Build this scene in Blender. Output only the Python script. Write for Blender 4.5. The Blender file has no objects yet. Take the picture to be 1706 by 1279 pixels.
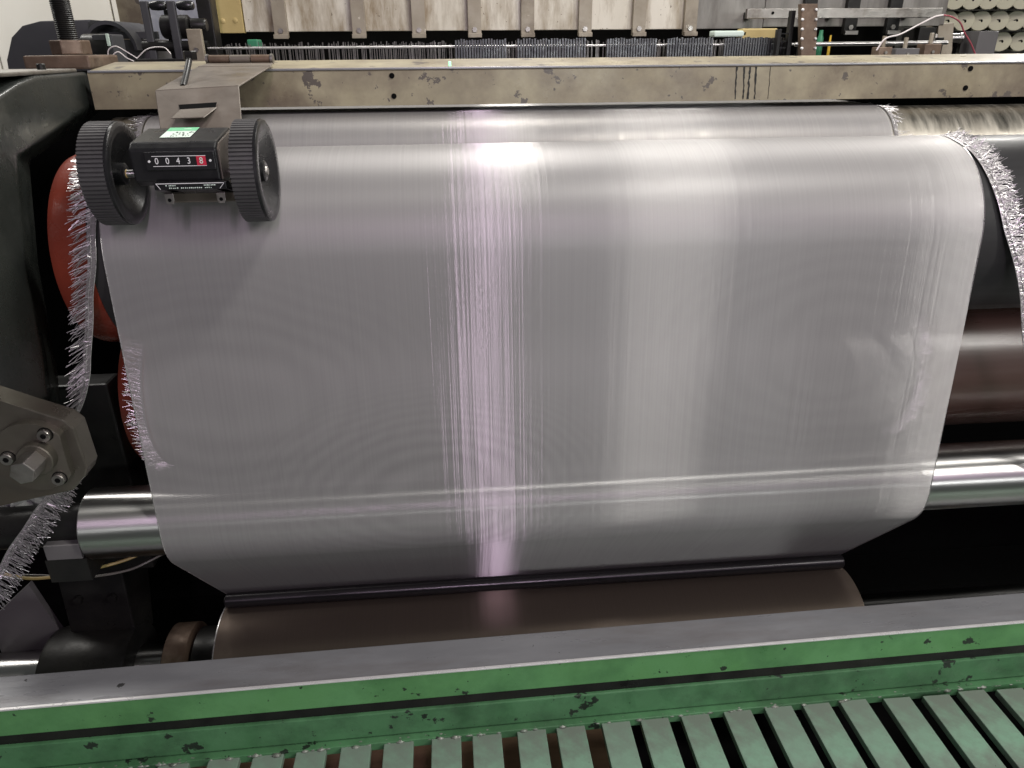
import bpy, bmesh, math, random
from mathutils import Vector, Matrix
random.seed(7)
sc = bpy.context.scene
COL = sc.collection
R = math.radians

# ------------------------------------------------------------------ camera
CAM = Vector((-0.129, 0.0, 1.6))
camd = bpy.data.cameras.new('camera'); cam = bpy.data.objects.new('camera', camd); COL.objects.link(cam)
camd.sensor_width = 36.0; camd.lens = 26.0; camd.clip_start = 0.02; camd.clip_end = 60
AX = (Vector((0.99607, 0.04335, 0.07718)), Vector((-0.08820, 0.41219, 0.90682)), Vector((-0.00750, 0.91007, -0.41440)))
right = Vector((AX[0].x, AX[1].x, AX[2].x)); up = Vector((AX[0].y, AX[1].y, AX[2].y)); fwd = Vector((AX[0].z, AX[1].z, AX[2].z))
m = Matrix((right, up, -fwd)).transposed().to_4x4(); m.translation = CAM
cam.matrix_world = m
sc.camera = cam

# ------------------------------------------------------------------ world, lamps, exposure
w = bpy.data.worlds.new('World'); sc.world = w; w.use_nodes = True
bg = w.node_tree.nodes['Background']; bg.inputs[0].default_value = (0.80, 0.84, 0.82, 1); bg.inputs[1].default_value = 0.10
def area(name, loc, sx, sy, power, target, col=(1.0, 0.97, 0.92)):
    d = bpy.data.lights.new(name, 'AREA'); d.shape = 'RECTANGLE'; d.size = sx; d.size_y = sy; d.energy = power; d.color = col
    o = bpy.data.objects.new(name, d); COL.objects.link(o); o.location = loc
    o.rotation_euler = (Vector(target) - Vector(loc)).to_track_quat('-Z', 'Y').to_euler()
    return o
area('ceiling_lamp_overhead', (0.60, 0.32, 2.85), 0.4, 0.16, 20, (0.45, 0.5, 1.0))
area('ceiling_lamp_behind', (0.09, -2.3, 2.95), 0.16, 1.2, 34, (0.06, 0.2, 1.2), (1.0, 0.76, 1.0))
area('ceiling_lamp_back', (0.10, 1.9, 2.9), 0.16, 1.2, 46, (0.1, 1.7, 1.0))
area('ceiling_lamp_right', (2.15, -0.8, 2.8), 0.10, 0.9, 40, (0.8, 0.6, 1.0))
area('fill_light_left_back', (-1.7, 2.0, 2.9), 0.16, 1.2, 30, (-1.3, 2.2, 1.4))  # unseen fill light added to brighten the wall and cabinet at back left
area('ceiling_lamp_right_back', (2.3, 3.0, 3.0), 0.16, 1.2, 36, (1.6, 2.4, 1.2))
area('hall_lamp_far', (1.25, -3.8, 1.9), 2.3, 0.4, 52, (0.3, 0.8, 1.1), (0.98, 1.0, 0.99))
sc.view_settings.view_transform = 'Standard'; sc.view_settings.look = 'None'
sc.view_settings.exposure = -0.3; sc.view_settings.gamma = 1.0
sc.cycles.transparent_max_bounces = 24
sc.cycles.max_bounces = 10
sc.cycles.caustics_reflective = False; sc.cycles.caustics_refractive = False

# ------------------------------------------------------------------ materials
def nt(name):
    mt = bpy.data.materials.new(name); mt.use_nodes = True
    return mt, mt.node_tree, mt.node_tree.nodes['Principled BSDF']
def N(t, typ, **kw):
    n = t.nodes.new(typ)
    for k, v in kw.items():
        if k.startswith('i_'): n.inputs[int(k[2:]) if k[2:].isdigit() else k[2:].replace('_', ' ')].default_value = v
        else: setattr(n, k, v)
    return n
def ramp(t, fac, stops, interp='LINEAR'):
    r = t.nodes.new('ShaderNodeValToRGB'); r.color_ramp.interpolation = interp
    e = r.color_ramp.elements
    while len(e) < len(stops): e.new(0.5)
    for k, (p, c) in enumerate(stops):
        e[k].position = p; e[k].color = (c, c, c, 1) if not isinstance(c, tuple) else (*c, 1)
    t.links.new(fac, r.inputs[0]); return r.outputs[0]
def mix(t, fac, a, b):
    n = t.nodes.new('ShaderNodeMix'); n.data_type = 'RGBA'
    for s, v in ((n.inputs[0], fac), (n.inputs[6], a), (n.inputs[7], b)):
        if hasattr(v, 'is_linked'): t.links.new(v, s)
        else: s.default_value = (*v, 1) if isinstance(v, tuple) else v
    return n.outputs[2]
def noise(t, co, scale, detail=6, rough=0.6, stretch=None, off=0):
    mp = t.nodes.new('ShaderNodeMapping'); t.links.new(co, mp.inputs[0])
    mp.inputs[1].default_value = (off, off * 1.7, off * 0.3)
    if stretch: mp.inputs[3].default_value = stretch
    n = t.nodes.new('ShaderNodeTexNoise'); n.inputs['Scale'].default_value = scale; n.inputs['Detail'].default_value = detail
    n.inputs['Roughness'].default_value = rough
    t.links.new(mp.outputs[0], n.inputs[0]); return n.outputs[0]
def surf(name, c1, c2, rough=0.5, metal=0.0, s=8, stretch=None, chip=None, chip_s=30, chip_t=0.66, grime=None, grime_s=5, grime_t=(0.5, 0.75), bump=0.15, bump_s=60, rvar=0.15, aniso=0, spec=0.5, vary=None, speck=None):
    mt, t, b = nt(name)
    co = t.nodes.new('ShaderNodeTexCoord').outputs['Object']
    c = mix(t, ramp(t, noise(t, co, s, stretch=stretch), [(0.35, 0.0), (0.65, 1.0)]), c1, c2)
    if grime:
        g = ramp(t, noise(t, co, grime_s, 8, 0.65, stretch=stretch, off=3.1), [(grime_t[0], 0.0), (grime_t[1], 1.0)])
        c = mix(t, g, c, grime)
    hgt = noise(t, co, bump_s, 4, 0.6, stretch=stretch, off=1.3)
    if chip:
        k = ramp(t, noise(t, co, chip_s, 5, 0.62, off=7.7), [(chip_t, 0.0), (chip_t + 0.015, 1.0)])
        c = mix(t, k, c, chip)
    if speck:
        k = ramp(t, noise(t, co, speck, 3, 0.6, off=2.9), [(0.70, 0.0), (0.72, 1.0)]); c = mix(t, k, c, chip)
    if vary:
        oi = t.nodes.new('ShaderNodeObjectInfo'); k = ramp(t, oi.outputs['Random'], [(0.0, 0.0), (1.0, 1.0)]); c = mix(t, k, c, mix(t, 0.5, c, vary))
    b.inputs['Specular IOR Level'].default_value = spec
    t.links.new(c, b.inputs['Base Color'])
    b.inputs['Metallic'].default_value = metal
    rr = t.nodes.new('ShaderNodeMapRange'); t.links.new(noise(t, co, s * 2.3, 5, 0.6, stretch=stretch, off=5.5), rr.inputs[0])
    rr.inputs[1].default_value = 0.3; rr.inputs[2].default_value = 0.7
    rr.inputs[3].default_value = max(0.03, rough - rvar); rr.inputs[4].default_value = min(1, rough + rvar)
    t.links.new(rr.outputs[0], b.inputs['Roughness'])
    if bump:
        bp = t.nodes.new('ShaderNodeBump'); bp.inputs['Strength'].default_value = bump; bp.inputs['Distance'].default_value = 0.002
        t.links.new(hgt, bp.inputs['Height']); t.links.new(bp.outputs[0], b.inputs['Normal'])
    if aniso:
        b.inputs['Anisotropic'].default_value = aniso; b.inputs['Anisotropic Rotation'].default_value = 0.25
        tn = t.nodes.new('ShaderNodeTangent'); tn.direction_type = 'RADIAL'; tn.axis = 'X'; t.links.new(tn.outputs[0], b.inputs['Tangent'])
    return mt
M = {}
M['cream'] = surf('cream_paint', (0.37, 0.33, 0.22), (0.28, 0.248, 0.165), 0.38, s=6, chip=(0.10, 0.085, 0.07), speck=120, chip_s=27, chip_t=0.61, grime=(0.15, 0.12, 0.085), grime_s=8, grime_t=(0.38, 0.66), bump=0.1)
M['cream_panel'] = surf('cream_panel_paint', (0.72, 0.68, 0.58), (0.62, 0.58, 0.48), 0.5, s=6, stretch=(2.5, 1, 0.6), chip=(0.16, 0.12, 0.08), chip_s=22, chip_t=0.70, grime=(0.27, 0.21, 0.13), grime_s=9, grime_t=(0.44, 0.66), speck=120, bump=0.1)
M['grey_panel'] = surf('grey_panel_metal', (0.30, 0.29, 0.26), (0.18, 0.17, 0.15), 0.45, s=7, stretch=(3, 1, 0.7), grime=(0.07, 0.06, 0.05), bump=0.1)
M['brass'] = surf('brass_sheet', (0.58, 0.46, 0.20), (0.46, 0.35, 0.14), 0.5, 0.1, s=9, grime=(0.3, 0.19, 0.08), grime_s=9, grime_t=(0.5, 0.8))
M['strap'] = surf('strap_paint', (0.36, 0.32, 0.25), (0.28, 0.24, 0.18), 0.5, 0.1, s=14, chip=(0.6, 0.56, 0.46), chip_s=25, chip_t=0.64, grime=(0.14, 0.11, 0.08), grime_s=11)
M['cast'] = surf('dark_cast_paint', (0.020, 0.023, 0.021), (0.032, 0.035, 0.031), 0.30, 0.0, s=9, grime=(0.075, 0.075, 0.065), grime_s=10, grime_t=(0.6, 0.85), bump=0.25, bump_s=90)
M['black_metal'] = surf('black_oiled_metal', (0.012, 0.012, 0.012), (0.022, 0.021, 0.019), 0.4, 0.2, s=12, grime=(0.04, 0.036, 0.028), grime_t=(0.62, 0.9), bump=0.2, spec=0.3)
M['rubber'] = surf('black_roller_rubber', (0.020, 0.020, 0.021), (0.030, 0.029, 0.029), 0.5, s=5, stretch=(0.2, 2, 2), bump=0.05, spec=0.25)
M['brown_rubber'] = surf('brown_roller_rubber', (0.060, 0.035, 0.028), (0.075, 0.045, 0.036), 0.32, s=5, stretch=(0.2, 2, 2), bump=0.05)
M['red_rubber'] = surf('red_roller_rubber', (0.22, 0.038, 0.020), (0.16, 0.030, 0.018), 0.33, s=6, grime=(0.11, 0.03, 0.02), grime_s=6, bump=0.06)
M['steel'] = surf('turned_steel', (0.66, 0.65, 0.64), (0.54, 0.53, 0.52), 0.34, 1.0, s=5, stretch=(0.4, 6, 6), bump=0.03, bump_s=60, rvar=0.05, aniso=0.93)
M['dull_steel'] = surf('dull_steel', (0.40, 0.385, 0.36), (0.28, 0.265, 0.245), 0.42, 1.0, s=14, grime=(0.12, 0.10, 0.08), grime_s=16, bump=0.2)
M['breast_steel'] = surf('worn_roller_steel', (0.50, 0.47, 0.41), (0.38, 0.35, 0.30), 0.40, 1.0, s=9, stretch=(4, 0.6, 0.6), bump=0.1)
M['rust'] = surf('brown_rusted_steel', (0.17, 0.115, 0.08), (0.10, 0.07, 0.05), 0.5, 0.4, s=25, grime=(0.26, 0.2, 0.15), grime_s=20, bump=0.3)
M['block'] = surf('block_steel', (0.165, 0.155, 0.125), (0.11, 0.10, 0.082), 0.38, 0.7, s=10, grime=(0.12, 0.10, 0.075), grime_s=9, bump=0.12)
M['bracket'] = surf('bracket_plate', (0.20, 0.172, 0.144), (0.14, 0.12, 0.10), 0.45, 0.25, s=14, chip=(0.10, 0.065, 0.05), chip_s=24, chip_t=0.69, grime=(0.14, 0.105, 0.08), grime_s=14, grime_t=(0.55, 0.8), bump=0.15)
M['plastic'] = surf('black_plastic', (0.010, 0.010, 0.011), (0.014, 0.014, 0.015), 0.30, s=20, bump=0.05, bump_s=300, rvar=0.08)
M['ridge'] = surf('dusty_black_rubber', (0.045, 0.044, 0.045), (0.062, 0.06, 0.06), 0.55, s=30, bump=0.1, bump_s=300)
M['green'] = surf('green_paint', (0.10, 0.27, 0.09), (0.115, 0.30, 0.115), 0.40, s=6, chip=(0.018, 0.03, 0.018), chip_s=38, chip_t=0.65, speck=110, grime=(0.045, 0.14, 0.05), grime_s=8, grime_t=(0.48, 0.8), bump=0.15)
M['green_worn'] = surf('worn_green_paint', (0.085, 0.225, 0.10), (0.06, 0.165, 0.07), 0.45, s=8, chip=(0.015, 0.024, 0.016), chip_s=26, chip_t=0.63, speck=100, grime=(0.03, 0.075, 0.035), grime_s=9, grime_t=(0.42, 0.66), bump=0.25)
M['green_slat'] = surf('scuffed_green_paint', (0.25, 0.42, 0.30), (0.17, 0.32, 0.215), 0.42, s=9, chip=(0.05, 0.06, 0.05), chip_s=30, chip_t=0.66, speck=110, grime=(0.17, 0.20, 0.165), grime_s=16, grime_t=(0.40, 0.62), bump=0.2, vary=(0.22, 0.30, 0.24))
M['fold_line_dark'] = surf('dark_fold_line_steel', (0.035, 0.034, 0.036), (0.05, 0.048, 0.05), 0.3, 0.6, s=8, stretch=(0.3, 4, 4), bump=0.02, aniso=0.8)  # dark finish of the rod added for the fold line
M['weld'] = surf('chipped_weld', (0.16, 0.20, 0.155), (0.32, 0.33, 0.29), 0.4, 0.3, s=70, grime=(0.06, 0.07, 0.05), grime_s=50, bump=0.6, bump_s=150)
M['strip'] = surf('bare_steel_strip', (0.31, 0.315, 0.325), (0.23, 0.235, 0.245), 0.36, 0.3, s=7, stretch=(0.5, 2, 2), chip=(0.05, 0.05, 0.05), chip_s=32, chip_t=0.70, grime=(0.19, 0.175, 0.17), grime_s=6, bump=0.1)
M['bright_edge'] = surf('ground_steel_edge', (0.82, 0.81, 0.80), (0.74, 0.73, 0.72), 0.35, 0.35, s=20, bump=0)
M['wood'] = surf('brown_board', (0.20, 0.125, 0.07), (0.14, 0.085, 0.05), 0.7, s=10, stretch=(0.4, 3, 1), bump=0.2)
M['black'] = surf('black_void', (0.003, 0.003, 0.003), (0.004, 0.004, 0.004), 0.9, s=5, bump=0, spec=0.08)
M['wall'] = surf('cream_wall', (0.74, 0.73, 0.66), (0.68, 0.66, 0.58), 0.6, s=2, bump=0)
M['cover'] = surf('dark_cover_paint', (0.045, 0.046, 0.050), (0.058, 0.058, 0.062), 0.5, s=6, bump=0.1)
M['cover_grey'] = surf('grey_case_paint', (0.13, 0.125, 0.125), (0.11, 0.105, 0.105), 0.5, s=6, bump=0.05)
M['white_ink'] = surf('white_ink', (0.8, 0.8, 0.8), (0.75, 0.75, 0.75), 0.5, bump=0)
M['ink'] = surf('dark_ink', (0.08, 0.09, 0.085), (0.06, 0.07, 0.06), 0.5, bump=0)
M['red_ink'] = surf('red_ink', (0.55, 0.02, 0.05), (0.5, 0.02, 0.05), 0.4, bump=0)
M['label_green'] = surf('sticker_green', (0.16, 0.55, 0.28), (0.2, 0.6, 0.33), 0.4, bump=0)
M['label_white'] = surf('sticker_white', (0.72, 0.85, 0.76), (0.68, 0.8, 0.71), 0.4, bump=0)
M['spool'] = surf('cream_spool_plastic', (0.78, 0.76, 0.55), (0.72, 0.70, 0.50), 0.45, s=10, bump=0)
M['wire_metal'] = surf('cut_wire', (0.62, 0.60, 0.60), (0.42, 0.405, 0.405), 0.35, 0.8, s=200, bump=0)
M['cable_white'] = surf('white_cable', (0.72, 0.68, 0.66), (0.62, 0.55, 0.55), 0.4, s=30, bump=0)
M['cable_red'] = surf('red_cable', (0.35, 0.07, 0.09), (0.28, 0.06, 0.08), 0.4, s=30, bump=0)
M['cable_yellow'] = surf('yellow_cable', (0.42, 0.32, 0.12), (0.35, 0.26, 0.1), 0.4, s=30, bump=0)
M['cable_grey'] = surf('grey_cable', (0.16, 0.15, 0.13), (0.13, 0.12, 0.11), 0.4, s=30, bump=0)
M['green_part'] = surf('green_plastic', (0.04, 0.25, 0.13), (0.04, 0.2, 0.10), 0.4, bump=0)
M['yellow_part'] = surf('yellow_plastic', (0.75, 0.5, 0.05), (0.68, 0.44, 0.05), 0.4, bump=0)
M['plastic_film'] = surf('clear_film', (0.42, 0.44, 0.42), (0.30, 0.31, 0.30), 0.25, s=20, bump=0.4, bump_s=30)
def led():
    mt, t, b = nt('green_indicator'); b.inputs['Emission Color'].default_value = (0.0, 0.9, 0.35, 1); b.inputs['Emission Strength'].default_value = 1.0; return mt
M['led'] = led()

MU = 2.106
def cloth_mat(name, opacity, tint=(0.54, 0.525, 0.52), shares=(0.23, 0.23, 0.08), bump=0.10):
    """Fine woven wire: broad scatter + anisotropic lobes of the weft and warp wires; the open area lets you see through."""
    mt, t, b = nt(name); t.nodes.remove(b)
    out = [n for n in t.nodes if n.type == 'OUTPUT_MATERIAL'][0]
    uv = N(t, 'ShaderNodeUVMap', uv_map='UVMap').outputs[0]
    tan = N(t, 'ShaderNodeTangent', direction_type='UV_MAP', uv_map='UVMap').outputs[0]
    warp = noise(t, uv, 1.0, 2, 0.7, stretch=(0.9, 330, 1))            # single warp wires: thin lines along the cloth
    warp2 = noise(t, uv, 1.0, 2, 0.6, stretch=(1.2, 60, 1), off=4)
    weft = noise(t, uv, 1.0, 2, 0.6, stretch=(240, 6, 1), off=2)
    grain = noise(t, uv, 700.0, 1, 0.5, off=9)
    def madd(x, k, y=None):
        n = N(t, 'ShaderNodeMath', operation='MULTIPLY_ADD'); t.links.new(x, n.inputs[0]); n.inputs[1].default_value = k
        if y is None: n.inputs[2].default_value = 0
        else: t.links.new(y, n.inputs[2])
        return n.outputs[0]
    h = madd(warp2, 1.6, madd(weft, 0.25, madd(warp, 0.8, madd(grain, 0.25))))
    bp = N(t, 'ShaderNodeBump'); bp.inputs['Strength'].default_value = bump; bp.inputs['Distance'].default_value = 0.0012
    t.links.new(h, bp.inputs['Height'])
    col = mix(t, ramp(t, warp, [(0.3, 0.0), (0.7, 1.0)]), tuple(0.97 * x for x in tint), tuple(1.03 * x for x in tint))
    dif = N(t, 'ShaderNodeBsdfDiffuse'); t.links.new(col, dif.inputs[0])
    def glossy(rough, an, rot, nrm=True):
        g = N(t, 'ShaderNodeBsdfAnisotropic'); g.inputs['Roughness'].default_value = rough; g.inputs['Anisotropy'].default_value = an; g.inputs['Rotation'].default_value = rot
        t.links.new(col, g.inputs[0]); t.links.new(tan, g.inputs['Tangent'])
        if nrm: t.links.new(bp.outputs[0], g.inputs['Normal'])
        return g.outputs[0]
    def mx(f, a, c):
        n = N(t, 'ShaderNodeMixShader')
        if hasattr(f, 'is_linked'): t.links.new(f, n.inputs[0])
        else: n.inputs[0].default_value = f
        t.links.new(a, n.inputs[1]); t.links.new(c, n.inputs[2]); return n.outputs[0]
    wa, wb, wc = shares
    sh = mx(wb / (wa + wb), glossy(0.45, 0.97, 0.25), glossy(0.66, 0.6, 0.0))
    sh = mx(wc / (wa + wb + wc), sh, glossy(0.42, 0.0, 0.0, False))
    sh = mx(1 - (wa + wb + wc), sh, dif.outputs[0])
    if opacity < 1:
        tr = N(t, 'ShaderNodeBsdfTransparent')
        # faint moire: two layers of weave beat against each other in curved ripples
        tot = None
        for cu, cv, kk, amp, rad in ((MU + 0.33, -0.40, 1500, 0.03, 0.34), (MU + 0.47, -0.16, 2600, 0.045, 0.30), (MU + 0.30, 0.35, 1500, 0.02, 0.35)):
            sb = N(t, 'ShaderNodeVectorMath', operation='SUBTRACT'); t.links.new(uv, sb.inputs[0]); sb.inputs[1].default_value = (cu, cv, 0)
            ml = N(t, 'ShaderNodeVectorMath', operation='MULTIPLY'); t.links.new(sb.outputs[0], ml.inputs[0]); ml.inputs[1].default_value = (1.0, 0.62, 0)
            ln = N(t, 'ShaderNodeVectorMath', operation='LENGTH'); t.links.new(ml.outputs[0], ln.inputs[0]); rr = ln.outputs['Value']
            r2 = N(t, 'ShaderNodeMath', operation='MULTIPLY'); t.links.new(rr, r2.inputs[0]); t.links.new(rr, r2.inputs[1])
            sn = N(t, 'ShaderNodeMath', operation='SINE'); t.links.new(madd(r2.outputs[0], kk, madd(noise(t, uv, 9.0, 2, 0.5, off=cv), 9.0)), sn.inputs[0])
            fd = N(t, 'ShaderNodeMapRange'); fd.interpolation_type = 'SMOOTHSTEP'; t.links.new(rr, fd.inputs[0]); fd.inputs[1].default_value = 0.02; fd.inputs[2].default_value = rad * 0.62; fd.inputs[3].default_value = amp; fd.inputs[4].default_value = 0
            pr = N(t, 'ShaderNodeMath', operation='MULTIPLY'); t.links.new(sn.outputs[0], pr.inputs[0]); t.links.new(fd.outputs[0], pr.inputs[1])
            tot = pr.outputs[0] if tot is None else madd(tot, 1.0, pr.outputs[0])
        wr = N(t, 'ShaderNodeMath', operation='ADD'); t.links.new(tot, wr.inputs[0]); wr.inputs[1].default_value = opacity
        sh = mx(madd(warp, 0.05, wr.outputs[0]), tr.outputs[0], sh)
    t.links.new(sh, out.inputs[0])
    return mt
M['cloth'] = cloth_mat('woven_wire_cloth', 0.70)
M['wound'] = cloth_mat('shaded_wound_cloth', 1.0, (0.15, 0.12, 0.10), (0.22, 0.16, 0.30), 0.05)  # darker copy of the cloth: rail shade and brown reflections put into the tint

# ------------------------------------------------------------------ builders
def link(name, me, mt, parent=None):
    o = bpy.data.objects.new(name, me); COL.objects.link(o)
    if mt: o.data.materials.append(M[mt])
    if parent:
        o.parent = parent
        p, off = parent, Vector((0, 0, 0))
        o.matrix_parent_inverse = WM[parent.name].inverted()
    WM[o.name] = Matrix.Identity(4)
    return o
WM = {}
def fin(bm, name, mt, parent=None, smooth=False, angle=35):
    bmesh.ops.recalc_face_normals(bm, faces=bm.faces)
    me = bpy.data.meshes.new(name); bm.to_mesh(me); bm.free()
    if smooth:
        for p in me.polygons: p.use_smooth = True
        me.set_sharp_from_angle(angle=R(angle))
    return link(name, me, mt, parent)
def thing(name, loc, label, cat, group=None):
    o = bpy.data.objects.new(name, None); COL.objects.link(o); o.location = loc; o.empty_display_size = 0.02
    WM[o.name] = Matrix.Translation(loc)
    return tag(o, label, cat, group)
def tag(o, label=None, cat=None, group=None, kind=None):
    if label: o['label'] = label
    if cat: o['category'] = cat
    if group: o['group'] = group
    if kind: o['kind'] = kind
    return o
def add_box(bm, x0, x1, y0, y1, z0, z1, bevel=0.0):
    vs = [bm.verts.new((x, y, z)) for x in (x0, x1) for y in (y0, y1) for z in (z0, z1)]
    fs = [(0, 1, 3, 2), (4, 6, 7, 5), (0, 4, 5, 1), (2, 3, 7, 6), (0, 2, 6, 4), (1, 5, 7, 3)]
    faces = [bm.faces.new([vs[i] for i in f]) for f in fs]
    if bevel:
        es = list({e for f in faces for e in f.edges})
        bmesh.ops.bevel(bm, geom=es, offset=bevel, segments=2, affect='EDGES', profile=0.6)
def box(name, x0, x1, y0, y1, z0, z1, mt, parent=None, bevel=0.0015):
    bm = bmesh.new(); add_box(bm, x0, x1, y0, y1, z0, z1, bevel); return fin(bm, name, mt, parent)
def add_prism(bm, pts, axis, a0, a1, bevel=0.0):
    """pts: polygon in the two other axes (in xyz order); extruded along axis from a0 to a1"""
    def mk(p, a):
        return (a, p[0], p[1]) if axis == 'X' else ((p[0], a, p[1]) if axis == 'Y' else (p[0], p[1], a))
    v0 = [bm.verts.new(mk(p, a0)) for p in pts]; v1 = [bm.verts.new(mk(p, a1)) for p in pts]
    fs = [bm.faces.new(v0), bm.faces.new(v1)]
    n = len(pts)
    for i in range(n): fs.append(bm.faces.new((v0[i], v0[(i + 1) % n], v1[(i + 1) % n], v1[i])))
    if bevel:
        es = list({e for f in fs for e in f.edges}); bmesh.ops.bevel(bm, geom=es, offset=bevel, segments=2, affect='EDGES', profile=0.6)
def prism(name, pts, axis, a0, a1, mt, parent=None, bevel=0.0):
    bm = bmesh.new(); add_prism(bm, pts, axis, a0, a1, bevel); return fin(bm, name, mt, parent)
def add_lathe(bm, prof, cen, axis='X', seg=48, closed=False):
    """prof: list of (radius, position along axis)"""
    rings = []
    for r, a in prof:
        ring = []
        for k in range(seg):
            t = 2 * math.pi * k / seg; u, v = r * math.cos(t), r * math.sin(t)
            p = (a, u, v) if axis == 'X' else ((u, a, v) if axis == 'Y' else (u, v, a))
            ring.append(bm.verts.new((p[0] + cen[0], p[1] + cen[1], p[2] + cen[2])))
        rings.append(ring)
    for A, B in zip(rings, rings[1:]):
        for k in range(seg): bm.faces.new((A[k], A[(k + 1) % seg], B[(k + 1) % seg], B[k]))
    if not closed:
        bm.faces.new(rings[0]); bm.faces.new(rings[-1])
def lathe(name, prof, cen, mt, parent=None, axis='X', seg=48, closed=False):
    bm = bmesh.new(); add_lathe(bm, prof, cen, axis, seg, closed); return fin(bm, name, mt, parent, True)
def add_tube(bm, pts, r, seg=6, caps=True):
    pts = [Vector(p) for p in pts]; rings = []
    prev = None
    for i, p in enumerate(pts):
        d = (pts[min(i + 1, len(pts) - 1)] - pts[max(i - 1, 0)]).normalized()
        a = prev if prev is not None else (Vector((0, 0, 1)) if abs(d.z) < 0.9 else Vector((1, 0, 0)))
        n = (a - d * a.dot(d)).normalized(); prev = n; b = d.cross(n)
        rr = r[i] if isinstance(r, (list, tuple)) else r
        rings.append([bm.verts.new(p + n * (rr * math.cos(2 * math.pi * k / seg)) + b * (rr * math.sin(2 * math.pi * k / seg))) for k in range(seg)])
    for A, B in zip(rings, rings[1:]):
        for k in range(seg): bm.faces.new((A[k], A[(k + 1) % seg], B[(k + 1) % seg], B[k]))
    if caps: bm.faces.new(rings[0]); bm.faces.new(rings[-1])
def tube(name, pts, r, mt, parent=None, seg=8):
    bm = bmesh.new(); add_tube(bm, pts, r, seg); return fin(bm, name, mt, parent, True, 60)
def smooth_path(pts, n=8):
    """Catmull-Rom through pts"""
    P = [Vector(p) for p in pts]; P = [P[0] * 2 - P[1]] + P + [P[-1] * 2 - P[-2]]
    out = []
    for i in range(1, len(P) - 2):
        for k in range(n):
            t = k / n; a, b, c, d = P[i - 1], P[i], P[i + 1], P[i + 2]
            out.append(0.5 * ((2 * b) + (c - a) * t + (2 * a - 5 * b + 4 * c - d) * t * t + (3 * b - a - 3 * c + d) * t ** 3))
    out.append(P[-2]); return out

# ------------------------------------------------------------------ setting
def sheet(name, x0, x1, y0, y1, z, mt):
    bm = bmesh.new(); bm.faces.new([bm.verts.new(p) for p in ((x0, y0, z), (x1, y0, z), (x1, y1, z), (x0, y1, z))])
    return tag(fin(bm, name, mt), kind='structure')
M['floor'] = surf('worn_concrete', (0.46, 0.47, 0.45), (0.38, 0.39, 0.37), 0.6, s=3)
sheet('floor', -4, 5, -1.5, 6, 0.0, 'floor')
bm = bmesh.new(); add_box(bm, -4, 5, 4.0, 4.1, 0, 3.6)
tag(fin(bm, 'wall_back', 'wall'), kind='structure')

# ------------------------------------------------------------------ rollers and the path of the cloth
# circles in (Y, Z): centre, radius of the cloth's path, sense (+1 = over the top towards the operator)
B_ = ((1.105, 1.449), 0.0695, 1)
W_ = ((0.990, 1.165), 0.1085, -1)
U_ = ((0.930, 1.380), 0.1145, 1)
S_ = ((0.866, 1.045), 0.0750, 1)      # the stiff cloth bends wider than the bar it touches
C_ = ((0.920, 0.711), 0.1000, -1)
def tangent(c1, c2):
    (a, r1, s1), (b, r2, s2) = c1, c2
    dx, dz = b[0] - a[0], b[1] - a[1]; D = math.hypot(dx, dz); ph = math.atan2(dz, dx)
    k = s2 * r2 - s1 * r1; th = ph - math.asin(max(-1, min(1, k / D)))
    n = (-math.sin(th), math.cos(th))
    return (a[0] - s1 * r1 * n[0], a[1] - s1 * r1 * n[1]), (b[0] - s2 * r2 * n[0], b[1] - s2 * r2 * n[1])
def arc(c, p, q, step=0.006):
    (o, r, s) = c
    a0 = math.atan2(p[1] - o[1], p[0] - o[0]); a1 = math.atan2(q[1] - o[1], q[0] - o[0])
    d = (a1 - a0) * s % (2 * math.pi) * s
    n = max(4, int(abs(d) * r / step))
    return [(o[0] + r * math.cos(a0 + d * i / n), o[1] + r * math.sin(a0 + d * i / n)) for i in range(n + 1)]
def seg(p, q, step=0.02):
    n = max(1, int(math.hypot(q[0] - p[0], q[1] - p[1]) / step))
    return [(p[0] + (q[0] - p[0]) * i / n, p[1] + (q[1] - p[1]) * i / n) for i in range(n + 1)]
top_b = (B_[0][0], B_[0][1] + B_[1])
bw0, bw1 = tangent(B_, W_); wu0, wu1 = tangent(W_, U_); us0, us1 = tangent(U_, S_); scl0, scl1 = tangent(S_, C_)
top_u = (U_[0][0], U_[0][1] + U_[1])
incoming = seg((2.0, top_b[1]), top_b, 0.05) + arc(B_, top_b, bw0)[1:] + seg(bw0, bw1)[1:] + arc(W_, bw1, wu0)[1:] + seg(wu0, wu1)[1:] + arc(U_, wu1, top_u)[1:]
outgoing = arc(U_, top_u, us0) + seg(us0, us1)[1:] + arc(S_, us1, scl0, 0.003)[1:] + seg(scl0, scl1)[1:]
def lengths(pts):
    L = [0.0]
    for p, q in zip(pts, pts[1:]): L.append(L[-1] + math.hypot(q[0] - p[0], q[1] - p[1]))
    return L
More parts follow.
